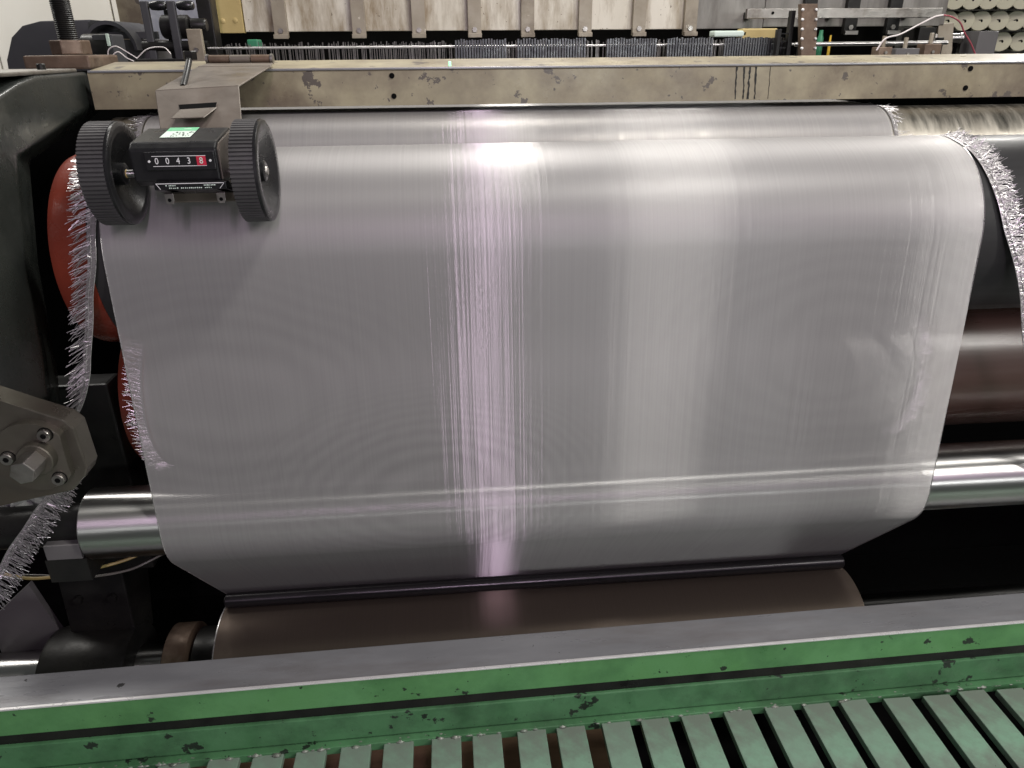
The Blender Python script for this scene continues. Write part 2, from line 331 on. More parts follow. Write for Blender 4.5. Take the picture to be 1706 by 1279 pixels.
def web(name, pts, x0, x1, mt, parent, nx=24, u0=0.0, wob=0.0):
    L = lengths(pts); bm = bmesh.new(); uvl = bm.loops.layers.uv.new('UVMap'); G = []
    for i, (y, z) in enumerate(pts):
        row = []
        for k in range(nx + 1):
            x = x0 + (x1 - x0) * k / nx
            d = 0.0
            if wob and us0[1] > z > us1[1] :
                e = (us0[1] - z) / (us0[1] - us1[1]); d = wob * math.sin(math.pi * e) * (math.sin(x * 7.3 + 1) * 0.5 + math.sin(x * 17 + 4 * e) * 0.3 + math.sin(9 * e + x * 3) * 0.4)
            row.append(bm.verts.new((x, y + d, z)))
        G.append(row)
    for i in range(len(pts) - 1):
        for k in range(nx):
            f = bm.faces.new((G[i][k], G[i][k + 1], G[i + 1][k + 1], G[i + 1][k])); f.smooth = True
            for lp, (a, b) in zip(f.loops, ((i, k), (i, k + 1), (i + 1, k + 1), (i + 1, k))):
                lp[uvl].uv = (u0 + L[a], x0 + (x1 - x0) * b / nx)
    me = bpy.data.meshes.new(name); bm.to_mesh(me); bm.free()
    return link(name, me, mt, parent)
HW = 0.5
cloth = thing('wire_cloth', (0, 0.8, 1.0), 'sheer silver woven wire cloth running over the rollers down to the wound roll', 'wire cloth')
web('incoming_web', incoming, -0.5225, HW + 0.003, 'cloth', cloth)
web('trimmed_web', outgoing, -HW, HW, 'cloth', cloth, nx=40, u0=lengths(incoming)[-1], wob=0.0012)
for sx in (-1, 1):
    tube('cut_edge', [(sx * HW, y, z) for y, z in outgoing], 0.0007, 'wire_metal', cloth, 5)

def fringe(bm, base, outd, nrm, n, ln, jit=0.30, r=0.00036, tilt=0.4):
    """n cut wire ends along the polyline base; outd/nrm: outward and lifting direction at each point"""
    K = len(base) - 1
    for i in range(n):
        f = random.random() * K; k = min(int(f), K - 1); e = f - k
        p = base[k].lerp(base[k + 1], e); o = outd[k].lerp(outd[k + 1], e).normalized(); q = nrm[k].lerp(nrm[k + 1], e).normalized()
        t = (base[k + 1] - base[k]).normalized()
        d = (o + t * random.gauss(tilt, jit) + q * (random.random() * 0.5)).normalized()
        l = ln * random.uniform(0.75, 1.1)
        mid = p + d * l * 0.5 + q * random.gauss(0, 0.0008); end = p + d * l + t * random.gauss(0, 0.0022) + q * random.gauss(0, 0.002)
        add_tube(bm, [p - o * 0.002, mid, end], r, 3, False)
def ribbon(name, pts, dirs, wdt, mt, parent, nrm=None):
    """narrow woven strip: pts edge, dirs across"""
    bm = bmesh.new(); uvl = bm.loops.layers.uv.new('UVMap'); L = 0; rows = []
    for i, (p, d) in enumerate(zip(pts, dirs)):
        if i: L += (p - pts[i - 1]).length
        rows.append((bm.verts.new(p), bm.verts.new(p + d.normalized() * wdt), L))
    for a, b in zip(rows, rows[1:]):
        f = bm.faces.new((a[0], a[1], b[1], b[0])); f.smooth = True
        for lp, uv in zip(f.loops, ((a[2], 0), (a[2], wdt), (b[2], wdt), (b[2], 0))): lp[uvl].uv = uv
    me = bpy.data.meshes.new(name); bm.to_mesh(me); bm.free(); return link(name, me, mt, parent)
M['selvage'] = cloth_mat('selvage_weave', 0.8, (0.36, 0.345, 0.345), bump=0.6)
# untrimmed selvage on the incoming cloth
for sx in (-1, 1):
    P = [Vector((0.5035 if sx > 0 else -0.523, y, z)) for y, z in incoming]
    D = [Vector((sx, 0, 0))] * len(P); Nn = []
    for i in range(len(P)):
        a, b = P[max(i - 1, 0)], P[min(i + 1, len(P) - 1)]; t = (b - a).normalized(); Nn.append(Vector((0, -t.z, t.y)) * (1 if t.y < 0 or t.z < 0 else 1))
    ribbon('selvage_band', [p + Vector((sx * 0.0015, 0, 0)) for p in P], D, 0.006, 'selvage', cloth)
    bm = bmesh.new(); fringe(bm, [p + Vector((sx * 0.006, 0, 0)) for p in P], D, Nn, 1100, 0.019)
    tag(fin(bm, 'selvage_fringe', 'wire_metal', cloth), kind='stuff')

def roller(name, c, rad, x0, x1, body, label, red=None, journal=0.03, seg=96, end=0.012):
    t = thing(name, (0, c[0], c[1] - rad), label, 'roller')
    cen = (0, c[0], c[1])
    xl = x0 + (red or 0)
    pr = [(rad * 0.5, x0 if not red else xl), (rad - end, x0 if not red else xl), (rad, (x0 if not red else xl) + (end if not red else 0.0)), (rad, x1 - end), (rad - end, x1), (rad * 0.5, x1)]
    lathe('roller_body', pr, cen, body, t, seg=seg)
    if red:
        lathe('red_sleeve', [(rad * 0.5, x0), (rad - end, x0), (rad - end * 0.3, x0 + end * 0.3), (rad, x0 + end), (rad, xl - 0.0005), (rad - 0.004, xl)], cen, 'red_rubber', t, seg=seg)
    lathe('journal', [(journal, x0 - 0.03), (journal, x0 + 0.002)], cen, 'black_metal', t, seg=32)
    lathe('journal', [(journal, x1 - 0.002), (journal, x1 + 0.018)], cen, 'black_metal', t, seg=32)
    return t
roller('draw_roller', U_[0], U_[1] - 0.0012, -0.56, 1.45, 'rubber', 'upper black rubber draw roller with a red left end, the cloth bends over it', red=0.045)
roller('draw_roller', W_[0], W_[1] - 0.0012, -0.56, 1.45, 'brown_rubber', 'lower brown rubber draw roller with a red left end, behind the hanging cloth', red=0.045)
roller('breast_roller', B_[0], B_[1] - 0.0012, -0.575, 1.45, 'breast_steel', 'worn bare steel breast roller just below the cream beam', journal=0.02, end=0.004)
gb = thing('guide_bar', (0, 0.8375, 1.0), 'polished steel guide bar across the lower edge of the hanging cloth', 'bar')
cen = (0, 0.8375, 1.046); rb = 0.0455
lathe('bar_body', [(rb - 0.012, -0.60), (rb - 0.002, -0.60), (rb, -0.598), (rb, 1.468)], cen, 'steel', gb, seg=96)
lathe('journal', [(0.027, -0.76), (0.027, -0.599)], cen, 'black_metal', gb, seg=32)

# added rod that stands in for the dark fold line between sheet and roll
nr = thing('fold_line_rod', (0, 0.937, 0.811), 'thin dark rod added for the dark fold line between the hanging cloth and the wound roll', 'rod')
lathe('rod_body', [(0.010, -0.497), (0.0112, -0.4955), (0.0112, 0.4955), (0.010, 0.497)], (0, 0.9421, 0.8207), 'fold_line_dark', nr, seg=32)
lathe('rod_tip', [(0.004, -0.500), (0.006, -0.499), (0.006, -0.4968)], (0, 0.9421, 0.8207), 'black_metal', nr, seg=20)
# wound cloth roll
cr = thing('cloth_roll', (0, C_[0][0], C_[0][1] - 0.1), 'brownish, shade-toned wound roll of finished wire cloth behind the green rail', 'cloth roll')
bm = bmesh.new(); uvl = bm.loops.layers.uv.new('UVMap'); rr = C_[1] - 0.0008; SG = 128
ang = [2 * math.pi * k / SG for k in range(SG + 1)]
xs = [-0.5 + i * 0.05 for i in range(21)]
G = [[bm.verts.new((x, C_[0][0] + rr * math.cos(a), C_[0][1] + rr * math.sin(a))) for a in ang[:-1]] for x in xs]
for i in range(20):
    for k in range(SG):
        f = bm.faces.new((G[i][k], G[i][(k + 1) % SG], G[i + 1][(k + 1) % SG], G[i + 1][k])); f.smooth = True
        for lp, (a, b) in zip(f.loops, ((i, k), (i, k + 1), (i + 1, k + 1), (i + 1, k))): lp[uvl].uv = (ang[b] * rr, xs[a])
for row in (G[0], G[-1]): bm.faces.new(row)
me = bpy.data.meshes.new('wound_cloth'); bm.normal_update(); bmesh.ops.recalc_face_normals(bm, faces=bm.faces); bm.to_mesh(me); bm.free(); me.set_sharp_from_angle(angle=R(40)); link('wound_cloth', me, 'wound', cr)
lathe('cut_edge', [(rr - 0.001, -0.5012), (rr + 0.0006, -0.5012), (rr + 0.0006, -0.4995), (rr - 0.001, -0.4995)], (0, *C_[0]), 'wire_metal', cr, seg=96)
cc = (0, *C_[0])
lathe('core_end', [(0.062, -0.545), (0.062, -0.501)], cc, 'black_metal', cr)
lathe('rusty_collar', [(0.066, -0.587), (0.07, -0.585), (0.07, -0.552), (0.066, -0.55)], cc, 'rust', cr)
bm = bmesh.new(); add_lathe(bm, [(0.009, -0.0), (0.009, -0.004), (0.005, -0.004), (0.005, -0.002)], (-0.566, 0.862, 0.745), 'Y', 24); fin(bm, 'set_screw', 'dull_steel', cr, True)
lathe('shaft', [(0.042, -0.86), (0.042, -0.5)], cc, 'steel', cr)
lathe('shaft', [(0.042, 0.5), (0.042, 1.468)], cc, 'steel', cr)
bh = thing('bearing_housing', (-0.69, 0.92, 0.63), 'matt black bearing housing carrying the cloth roll shaft', 'bearing')
lathe('housing_barrel', [(0.06, -0.765), (0.074, -0.762), (0.076, -0.755), (0.076, -0.645), (0.074, -0.638), (0.06, -0.635)], cc, 'black_metal', bh)
prism('housing_arm', [(0.935, 0.77), (0.995, 0.74), (1.06, 0.95), (0.95, 0.96)], 'X', -0.735, -0.64, 'black_metal', bh, 0.003)
lathe('arm_bolt', [(0.006, 0), (0.006, 0.006)], (-0.66, 0.933, 0.845), 'black_metal', bh, 'Y', 12)
lathe('arm_bolt', [(0.006, 0), (0.006, 0.006)], (-0.71, 0.933, 0.845), 'black_metal', bh, 'Y', 12)

# ------------------------------------------------------------------ trimmed selvage strips
def strip_thing(label, loc, groups, jit=0.3):
    t = thing('selvage_strip', loc, label, 'selvage strip')
    for edge, outd, nrm, wd, nf, ln, tl in groups:
        E = smooth_path(edge, 8); n = len(E)
        O = [Vector(outd[0]).lerp(Vector(outd[1]), i / (n - 1)).normalized() for i in range(n)]
        Q = [Vector(nrm[0]).lerp(Vector(nrm[1]), i / (n - 1)).normalized() for i in range(n)]
        ribbon('woven_band', E, O, wd, 'selvage', t)
        tube('edge_wire', E, 0.0006, 'wire_metal', t, 5)
        tube('edge_wire', [p + o * wd * 0.55 + q * 0.0006 for p, o, q in zip(E, O, Q)], 0.0005, 'wire_metal', t, 5)
        bm = bmesh.new(); fringe(bm, [p + o * wd * 0.8 for p, o in zip(E, O)], O, Q, nf, ln, jit, tilt=tl)
        fringe(bm, [p + o * 0.002 for p, o in zip(E, O)], O, Q, int(nf * 0.5), wd * 0.8, 0.7, 0.0003, tl)
        tag(fin(bm, 'wire_fringe', 'wire_metal', t), kind='stuff')
    return t
strip_thing('narrow trimmed strip with spiky wire fringe draped over the black roller end', (0.51, 0.85, 1.4), [
    ([(0.497, 0.93, 1.4955), (0.497, 0.900, 1.492), (0.503, 0.871, 1.480), (0.508, 0.846, 1.460), (0.515, 0.824, 1.430), (0.525, 0.813, 1.397), (0.541, 0.806, 1.362), (0.556, 0.80, 1.322), (0.575, 0.795, 1.26), (0.61, 0.79, 1.18), (0.66, 0.785, 1.06), (0.70, 0.78, 0.93)],
     ((1, 0, 0), (0.95, 0.1, 0.15)), ((0, -0.3, 1), (0, -1, 0.2)), 0.010, 760, 0.017, 0.1)])
strip_thing('narrow trimmed strip with long wire fringe hanging past the red roller ends', (-0.53, 0.8, 1.2), [
    ([(-0.510, 0.93, 1.4955), (-0.508, 0.882, 1.485), (-0.505, 0.860, 1.472), (-0.502, 0.840, 1.455), (-0.503, 0.820, 1.425), (-0.506, 0.810, 1.392), (-0.515, 0.806, 1.359), (-0.521, 0.804, 1.330), (-0.532, 0.802, 1.290), (-0.539, 0.80, 1.263), (-0.556, 0.80, 1.228), (-0.585, 0.80, 1.19), (-0.60, 0.795, 1.15)],
     ((-1, 0, 0.1), (-0.85, 0, -0.45)), ((0, -0.3, 1), (0, -1, 0.1)), 0.009, 400, 0.023, 0.8),
    ([(-0.60, 0.795, 1.15), (-0.608, 0.783, 1.130), (-0.628, 0.779, 1.108), (-0.648, 0.777, 1.083), (-0.672, 0.776, 1.055), (-0.697, 0.775, 1.018), (-0.72, 0.775, 0.99)],
     ((0.9, 0, -0.1), (0.85, 0, -0.35)), ((0, -1, 0.1), (0, -1, 0.1)), 0.008, 260, 0.024, 0.3)], 0.17)

# ------------------------------------------------------------------ cream cross beam
bt = thing('cross_beam', (0.1, 1.15, 1.527), 'long cream painted steel beam with chipped paint and dark drips', 'beam')
prism('beam_body', [(1.10, 1.528), (1.10, 1.572), (1.103, 1.5755), (1.20, 1.585), (1.20, 1.528)], 'X', -0.593, 1.468, 'cream', bt)
bm = bmesh.new(); add_box(bm, -0.592, 1.468, 1.0985, 1.1025, 1.5735, 1.5763, 0.001); fin(bm, 'worn_edge', 'strip', bt)
for x, z in ((-0.196, 1.566), (-0.195, 1.540), (0.634, 1.567), (0.633, 1.541)):
    lathe('bolt_hole', [(0.0036, 1.0988), (0.0036, 1.101)], (x, 0, z), 'black', bt, 'Y', 16)
for x0, x1, wd in ((0.286, 0.288, .0012), (0.297, 0.300, .0013), (0.305, 0.307, .0014), (0.314, 0.317, .0013), (0.335, 0.337, .0004)):
    pts = [(x0 + (x1 - x0) * k / 12 + random.gauss(0, 0.0003), 1.5725 - 0.0425 * k / 12) for k in range(13)]
    bm = bmesh.new()
    ww = [wd * random.uniform(0.35, 1.25) for _ in pts]
    poly = [(p[0] - q, p[1]) for p, q in zip(pts, ww)] + [(p[0] + q, p[1]) for p, q in reversed(list(zip(pts, ww)))]
    add_prism(bm, poly, 'Y', 1.0994, 1.1004); fin(bm, 'oil_drip', 'black_metal', bt)
o = box('indicator_light', -0.1185, -0.1145, 1.118, 1.122, 1.5765, 1.583, 'led', bt, 0.0005)

# ------------------------------------------------------------------ side frame on the left (casting)
sf = thing('side_frame', (-0.64, 0.95, 1.2), 'dark painted cast side frame left of the cream beam', 'machine frame')
A = [(1.098, 1.574), (1.098, 1.530), (1.078, 1.527), (0.892, 1.494), (0.850, 1.384), (0.832, 1.276), (0.820, 1.235), (0.60, 1.29), (0.55, 1.40), (0.62, 1.47), (0.893, 1.558), (0.936, 1.568), (0.981, 1.574)]
Bq = [(1.22, 1.574), (1.22, 1.522), (1.197, 1.516), (0.975, 1.478), (0.933, 1.363), (0.909, 1.230), (0.895, 1.19), (0.60, 1.25)]
bm = bmesh.new()
va = [bm.verts.new((-0.600, y, z)) for y, z in A]
bm.faces.new(va)
vb = [bm.verts.new((-0.630, y, z)) for y, z in Bq]
for i in range(7): bm.faces.new((va[i], va[i + 1], vb[i + 1], vb[i]))
vc = [bm.verts.new((-0.70, y, z)) for y, z in Bq]
for i in range(7): bm.faces.new((vb[i], vb[i + 1], vc[i + 1], vc[i]))
back = [bm.verts.new((-0.70, y, z)) for y, z in A[8:]]
bm.faces.new([va[12], va[0], vb[0], vc[0], back[-1]])
for i in range(len(back) - 1): bm.faces.new((va[8 + i], va[9 + i], back[i + 1], back[i]))
bm.faces.new((va[7], va[8], back[0], vc[7], vb[7]))
bmesh.ops.recalc_face_normals(bm, faces=bm.faces)
es = [e for e in bm.edges if len(e.link_faces) == 2 and e.calc_face_angle(0) > 0.3]
bmesh.ops.bevel(bm, geom=es, offset=0.005, segments=3, affect='EDGES', profile=0.6)
fin(bm, 'cast_arm', 'cast', sf, True, 40)
prism('top_rib', [(0.60, 1.5745), (1.10, 1.5745), (1.10, 1.579), (0.60, 1.579)], 'X', -0.76, -0.605, 'dull_steel', sf, 0.0015)
box('lower_bracket', -0.72, -0.585, 0.93, 0.97, 0.9, 1.20, 'black_metal', sf, 0.004)
lathe('cap_screw', [(0.006, 1.579), (0.006, 1.586), (0.005, 1.587)], (-0.682, 1.02, 0), 'rust', sf, 'Z', 12)
lathe('cap_screw', [(0.005, 1.579), (0.005, 1.585), (0.004, 1.586)], (-0.625, 1.05, 0), 'black_metal', sf, 'Z', 12)

sr = thing('side_frame', (1.5, 1.0, 0.0), 'dark painted side frame carrying the far ends of rollers and beam', 'machine frame')
prism('cast_plate', [(0.74, 0.0), (1.45, 0.0), (1.45, 1.60), (0.96, 1.60), (0.76, 1.50)], 'X', 1.47, 1.53, 'cast', sr, 0.006)
box('frame_foot', 1.44, 1.56, 0.72, 1.47, -0.001, 0.03, 'cast', sr, 0.003)
js = thing('jack_screw', (-0.642, 1.18, 1.577), 'dark threaded rod with a big rusty hex nut on a brown plate', 'threaded rod')
box('base_plate', -0.689, -0.603, 1.14, 1.24, 1.577, 1.5945, 'rust', js, 0.003)
n6 = [(0.0255 * math.cos(R(60 * k + 25)), 0.0255 * math.sin(R(60 * k + 25))) for k in range(6)]
prism('hex_nut', [(-0.6405 + a, 1.18 + b) for a, b in n6], 'Z', 1.595, 1.6135, 'rust', js, 0.002)
prof = []
z = 1.61
while z < 1.95: prof += [(0.0118, z), (0.0129, z + 0.00125)]; z += 0.0025
lathe('threaded_rod', prof, (-0.6415, 1.18, 0), 'black_metal', js, 'Z', 32)

# ------------------------------------------------------------------ bearing block with hex shaft
bb = thing('bearing_block', (-0.58, 0.73, 1.16), 'bare steel bearing block with round flange, socket screws and hex shaft', 'bearing block')
prism('block_body', [(-0.66, 1.325), (-0.577, 1.286), (-0.523, 1.262), (-0.515, 1.252), (-0.513, 1.205), (-0.517, 1.196), (-0.534, 1.179), (-0.61, 1.165), (-0.66, 1.158)], 'Y', 0.70, 0.726, 'block', bb, 0.002)
bm = bmesh.new()
pts = []
for k in range(40):
    a = 2 * math.pi * k / 40; x, zz = -0.556 + 0.0385 * math.cos(a), 1.226 + 0.0385 * math.sin(a)
    pts.append((min(x, -0.5255), zz))
add_prism(bm, pts, 'Y', 0.690, 0.7005, 0.0012); fin(bm, 'round_flange', 'block', bb, True, 30)
lathe('shaft_collar', [(0.0175, 0.691), (0.0175, 0.680), (0.0165, 0.679), (0.0125, 0.679)], (-0.550, 0, 1.228), 'block', bb, 'Y', 40)
prism('hex_shaft', [(-0.550 + 0.0125 * math.cos(R(60 * k + 10)), 1.228 + 0.0125 * math.sin(R(60 * k + 10))) for k in range(6)], 'Y', 0.655, 0.69, 'dull_steel', bb, 0.001)
for x, zz in ((-0.538, 1.252), (-0.580, 1.2275), (-0.537, 1.201)):
    s_ = lathe('socket_screw', [(0.0028, 0.6885), (0.0028, 0.6845), (0.0058, 0.6845), (0.0064, 0.6852), (0.0064, 0.691)], (x, 0, zz), 'dull_steel', bb, 'Y', 24)
    bm = bmesh.new(); add_prism(bm, [(x + 0.0030 * math.cos(R(60 * k)), zz + 0.0030 * math.sin(R(60 * k))) for k in range(6)], 'Y', 0.6843, 0.6875); fin(bm, 'hex_socket', 'black', s_)
    lathe('counterbore', [(0.0066, 0.6896), (0.0076, 0.6896)], (x, 0, zz), 'black', s_, 'Y', 24, True)

# small parts under the block
sb = thing('sensor_box', (-0.628, 0.81, 1.02), 'small flat grey box under the black bar journal', 'box')
box('box_lid', -0.647, -0.604, 0.80, 0.83, 1.019, 1.0405, 'cover_grey', sb, 0.001)
prism('box_foot', [(-0.65, 0.80), (-0.60, 0.80), (-0.60, 0.85), (-0.65, 0.85)], 'Z', 0.985, 1.0188, 'black_metal', sb)
cb = thing('support_bracket', (-0.72, 0.86, 0.60), 'grey wedge shaped support bracket beside the black bearing housing', 'bracket')
prism('wedge_plate', [(-0.86, 0.80), (-0.785, 0.865), (-0.755, 0.74), (-0.86, 0.70)], 'Y', 0.955, 0.965, 'cover_grey', cb)
prism('wedge_foot', [(-0.87, 0.60), (-0.75, 0.60), (-0.75, 0.74), (-0.87, 0.70)], 'Y', 0.955, 0.972, 'black_metal', cb)
pw = thing('plastic_wrap', (-0.68, 0.86, 1.03), 'crumpled clear plastic film hanging behind the fringed strip', 'plastic film')
bm = bmesh.new(); G = []
for i in range(14):
    G.append([bm.verts.new((-0.80 + 0.17 * k / 14 - 0.02 * i / 13, 0.86 + random.gauss(0, 0.006), 1.125 - 0.12 * i / 13)) for k in range(15)])
for i in range(13):
    for k in range(14): bm.faces.new((G[i][k], G[i][k + 1], G[i + 1][k + 1], G[i + 1][k]))
fin(bm, 'film', 'plastic_film', pw)
def cable(label, pts, r, mt, cat='cable'):
    o = tube('cable', smooth_path(pts, 8), r, mt, None, 8); return tag(o, label, cat)
cable('yellow cable sagging under the steel guide bar', [(-0.78, 0.84, 0.985), (-0.744, 0.85, 0.967), (-0.709, 0.85, 0.956), (-0.669, 0.85, 0.957), (-0.62, 0.85, 0.966), (-0.57, 0.87, 0.97), (-0.50, 0.92, 0.985)], 0.0022, 'cable_yellow')
cable('thin grey cable beside the yellow cable', [(-0.80, 0.86, 0.96), (-0.70, 0.86, 0.952), (-0.656, 0.85, 0.952), (-0.592, 0.85, 0.957), (-0.549, 0.86, 0.968), (-0.47, 0.93, 0.98)], 0.0017, 'cable_grey')

# ------------------------------------------------------------------ hinged bracket and meter counter
br = thing('counter_bracket', (-0.40, 1.0, 1.45), 'worn hinged bracket plate with a punched slot, carrying the counter', 'bracket')
def quad_plate(name, c, th, mt, parent, bevel=0.0006):
    """four corners, thickened along the normal"""
    c = [Vector(p) for p in c]; n = (c[1] - c[0]).cross(c[3] - c[0]).normalized() * th
    bm = bmesh.new(); a = [bm.verts.new(p) for p in c]; b = [bm.verts.new(p + n) for p in c]
    fs = [bm.faces.new(a), bm.faces.new(b[::-1])] + [bm.faces.new((a[i], a[(i + 1) % len(c)], b[(i + 1) % len(c)], b[i])) for i in range(len(c))]
    if bevel: bmesh.ops.bevel(bm, geom=list(bm.edges), offset=bevel, segments=1, affect='EDGES')
    return fin(bm, name, mt, parent)
quad_plate('hinge_leaf', [(-0.442, 1.12, 1.5835), (-0.356, 1.12, 1.5835), (-0.350, 1.07, 1.5805), (-0.442, 1.07, 1.5805)], 0.002, 'bracket', br)
quad_plate('sloping_arm', [(-0.442, 1.0695, 1.5800), (-0.350, 1.0695, 1.5800), (-0.359, 0.9305, 1.5628), (-0.452, 0.9305, 1.5588)], 0.002, 'bracket', br)
face = quad_plate('front_plate', [(-0.452, 0.930, 1.5585), (-0.359, 0.930, 1.5625), (-0.344, 0.850, 1.50), (-0.428, 0.850, 1.50)], 0.002, 'bracket', br)
quad_plate('mounting_plate', [(-0.425, 0.8495, 1.4995), (-0.344, 0.8495, 1.4995), (-0.3445, 0.8125, 1.455), (-0.4215, 0.8125, 1.455)], 0.002, 'bracket', br)
# punched slot and its bent flap, lying on the plane of the front plate
def on_face(a, b):   # a across 0..1, b down 0..1
    p = Vector((-0.452, 0.930, 1.5585)).lerp(Vector((-0.359, 0.930, 1.5625)), a); q = Vector((-0.428, 0.850, 1.50)).lerp(Vector((-0.344, 0.850, 1.50)), a)
    return p.lerp(q, b)
fn = Vector((0, -0.62, 0.78)).normalized()
sl = quad_plate('slot', [on_face(0.26, 0.26) + fn * 0.0006, on_face(0.72, 0.25) + fn * 0.0006, on_face(0.70, 0.33) + fn * 0.0006, on_face(0.27, 0.34) + fn * 0.0006], 0.0003, 'black', br, 0)
quad_plate('bent_flap', [on_face(0.27, 0.34) + fn * 0.001, on_face(0.72, 0.33) + fn * 0.001, on_face(0.58, 0.60) + fn * 0.012, on_face(0.18, 0.60) + fn * 0.012], 0.0012, 'bracket', br)
for k, (a0, a1, mt_) in enumerate(((-0.441, -0.414, 'rust'), (-0.4135, -0.386, 'bracket'), (-0.3855, -0.360, 'rust'))):
    lathe('hinge_knuckle', [(0.0045, a0), (0.0055, a0 + 0.0006), (0.0055, a1 - 0.0006), (0.0045, a1)], (0, 1.125, 1.588), mt_, br, seg=24)
lathe('hinge_pin', [(0.003, -0.446), (0.0066, -0.4445), (0.0066, -0.4415), (0.003, -0.441)], (0, 1.125, 1.588), 'dull_steel', br, seg=20)
lathe('hinge_pin', [(0.003, -0.3605), (0.0066, -0.3595), (0.0066, -0.356), (0.003, -0.355)], (0, 1.125, 1.588), 'dull_steel', br, seg=20)
lv = tag(tube('stud_bolt', [(-0.4285, 1.0, 1.592), (-0.4275, 0.975, 1.576), (-0.4265, 0.95, 1.5615)], 0.0035, 'black_metal', br, 12))
lathe('bolt_head', [(0.0075, 1.589), (0.008, 1.590), (0.008, 1.598), (0.007, 1.599)], (-0.4285, 1.002, 0), 'black_metal', br, 'Z', 6)

mc = thing('meter_counter', (-0.385, 0.8, 1.435), 'black mechanical meter counter with two ridged wheels reading 00438', 'counter')
WC = (0.80, 1.4865); WR = 0.0505
def wheel(x0, x1):
    rt = thing_part('wheel', mc)
    bm = bmesh.new(); n = 76; ro, ri = WR, WR - 0.0016
    prf = []
    for k in range(n):
        for f, r in ((0.05, ri), (0.18, ro), (0.72, ro), (0.85, ri)):
            a = 2 * math.pi * (k + f) / n; prf.append((WC[0] + r * math.cos(a), WC[1] + r * math.sin(a)))
    a = [bm.verts.new((x0 + 0.001, *p)) for p in prf]; b = [bm.verts.new((x1 - 0.0035, *p)) for p in prf]
    for i in range(len(a)): bm.faces.new((a[i], a[(i + 1) % len(a)], b[(i + 1) % len(a)], b[i]))
    tr = fin(bm, 'ridged_tread', 'ridge', rt)
    d = lathe('dished_disc', [(0.003, x0), (WR - 0.004, x0), (WR - 0.0017, x0 + 0.001), (WR - 0.0017, x1 - 0.0035), (WR - 0.0005, x1 - 0.0033), (WR - 0.0005, x1 - 0.001), (WR - 0.002, x1), (WR - 0.0095, x1), (WR - 0.011, x1 - 0.001), (0.017, x1 - 0.015), (0.0115, x1 - 0.0155), (0.0105, x1 - 0.004), (0.009, x1 - 0.003), (0.002, x1 - 0.003)], (0, *WC), 'plastic', rt, seg=72)
    return rt
def thing_part(name, parent):
    o = bpy.data.objects.new(name, None); COL.objects.link(o); o.parent = parent; o.empty_display_size = 0.01
    o.matrix_parent_inverse = WM[parent.name].inverted(); WM[o.name] = Matrix.Identity(4); return o
wl = wheel(-0.476, -0.447); wr_ = wheel(-0.336, -0.309)
lathe('hub_screw', [(0.0008, -0.4488), (0.0042, -0.4488), (0.0044, -0.4505)], (0, WC[0], WC[1]), 'brass', wl, seg=20)
lathe('hub_screw', [(0.0008, -0.3100), (0.0040, -0.3102), (0.005, -0.3125)], (0, WC[0], WC[1]), 'dull_steel', wr_, seg=20)
lathe('axle', [(0.004, -0.452), (0.004, -0.33)], (0, *WC), 'steel', mc, seg=20)
# housing: side profile (Y,Z) extruded along X
hp = [(0.765, 1.484), (0.764, 1.5135), (0.772, 1.5195), (0.8235, 1.5275), (0.832, 1.524), (0.836, 1.500), (0.826, 1.478), (0.775, 1.478)]
prism('housing', hp, 'X', -0.430, -0.3485, 'plastic', mc, 0.002)
sp = prism('side_plate', [(0.770, 1.484), (0.769, 1.5125), (0.774, 1.5175), (0.822, 1.5245), (0.830, 1.52), (0.832, 1.50), (0.823, 1.480)], 'X', -0.3484, -0.3472, 'bracket', mc)
win = prism('digit_window', [(-0.4155, 1.4945), (-0.350, 1.4945), (-0.350, 1.5115), (-0.4155, 1.5115)], 'Y', 0.7615, 0.7645, 'plastic', mc, 0.0008)
def text(name, s, x, zc, y, size, mt, parent, th=0.0):
    cu = bpy.data.curves.new(name, 'FONT'); cu.body = s; cu.size = size; cu.align_x = 'CENTER'; cu.align_y = 'CENTER'; cu.extrude = 0.0001; cu.resolution_u = 3
    to = bpy.data.objects.new('tmp', cu); COL.objects.link(to); bpy.context.view_layer.update()
    me = bpy.data.meshes.new_from_object(to.evaluated_get(bpy.context.evaluated_depsgraph_get()))
    bpy.data.objects.remove(to); me.materials.clear()
    me.transform(Matrix.Translation((x, y, zc)) @ Matrix.Rotation(R(90), 4, 'X') @ Matrix.Diagonal((0.85, 1, 1, 1)))
    me.name = name
    return link(name, me, mt, parent)
DX = [-0.4045, -0.3945, -0.3845, -0.3745]
for ch, x in zip('0043', DX): text('digit', ch, x, 1.5028, 0.7612, 0.0085, 'white_ink', win)
rd = box('red_digit_drum', -0.3672, -0.3585, 0.7610, 0.7617, 1.4985, 1.5072, 'red_ink', win, 0)
text('digit', '8', -0.3628, 1.5028, 0.7606, 0.0085, 'label_white', win)
for zz in (1.5075, 1.4982): box('frame_line', -0.4085, -0.3585, 0.7612, 0.7617, zz - 0.00025, zz + 0.00025, 'white_ink', win, 0)
for x in (-0.4115, -0.3545): lathe('window_rivet', [(0.0011, 0.7608), (0.0013, 0.7618)], (x, 0, 1.5028), 'white_ink', win, 'Y', 12)
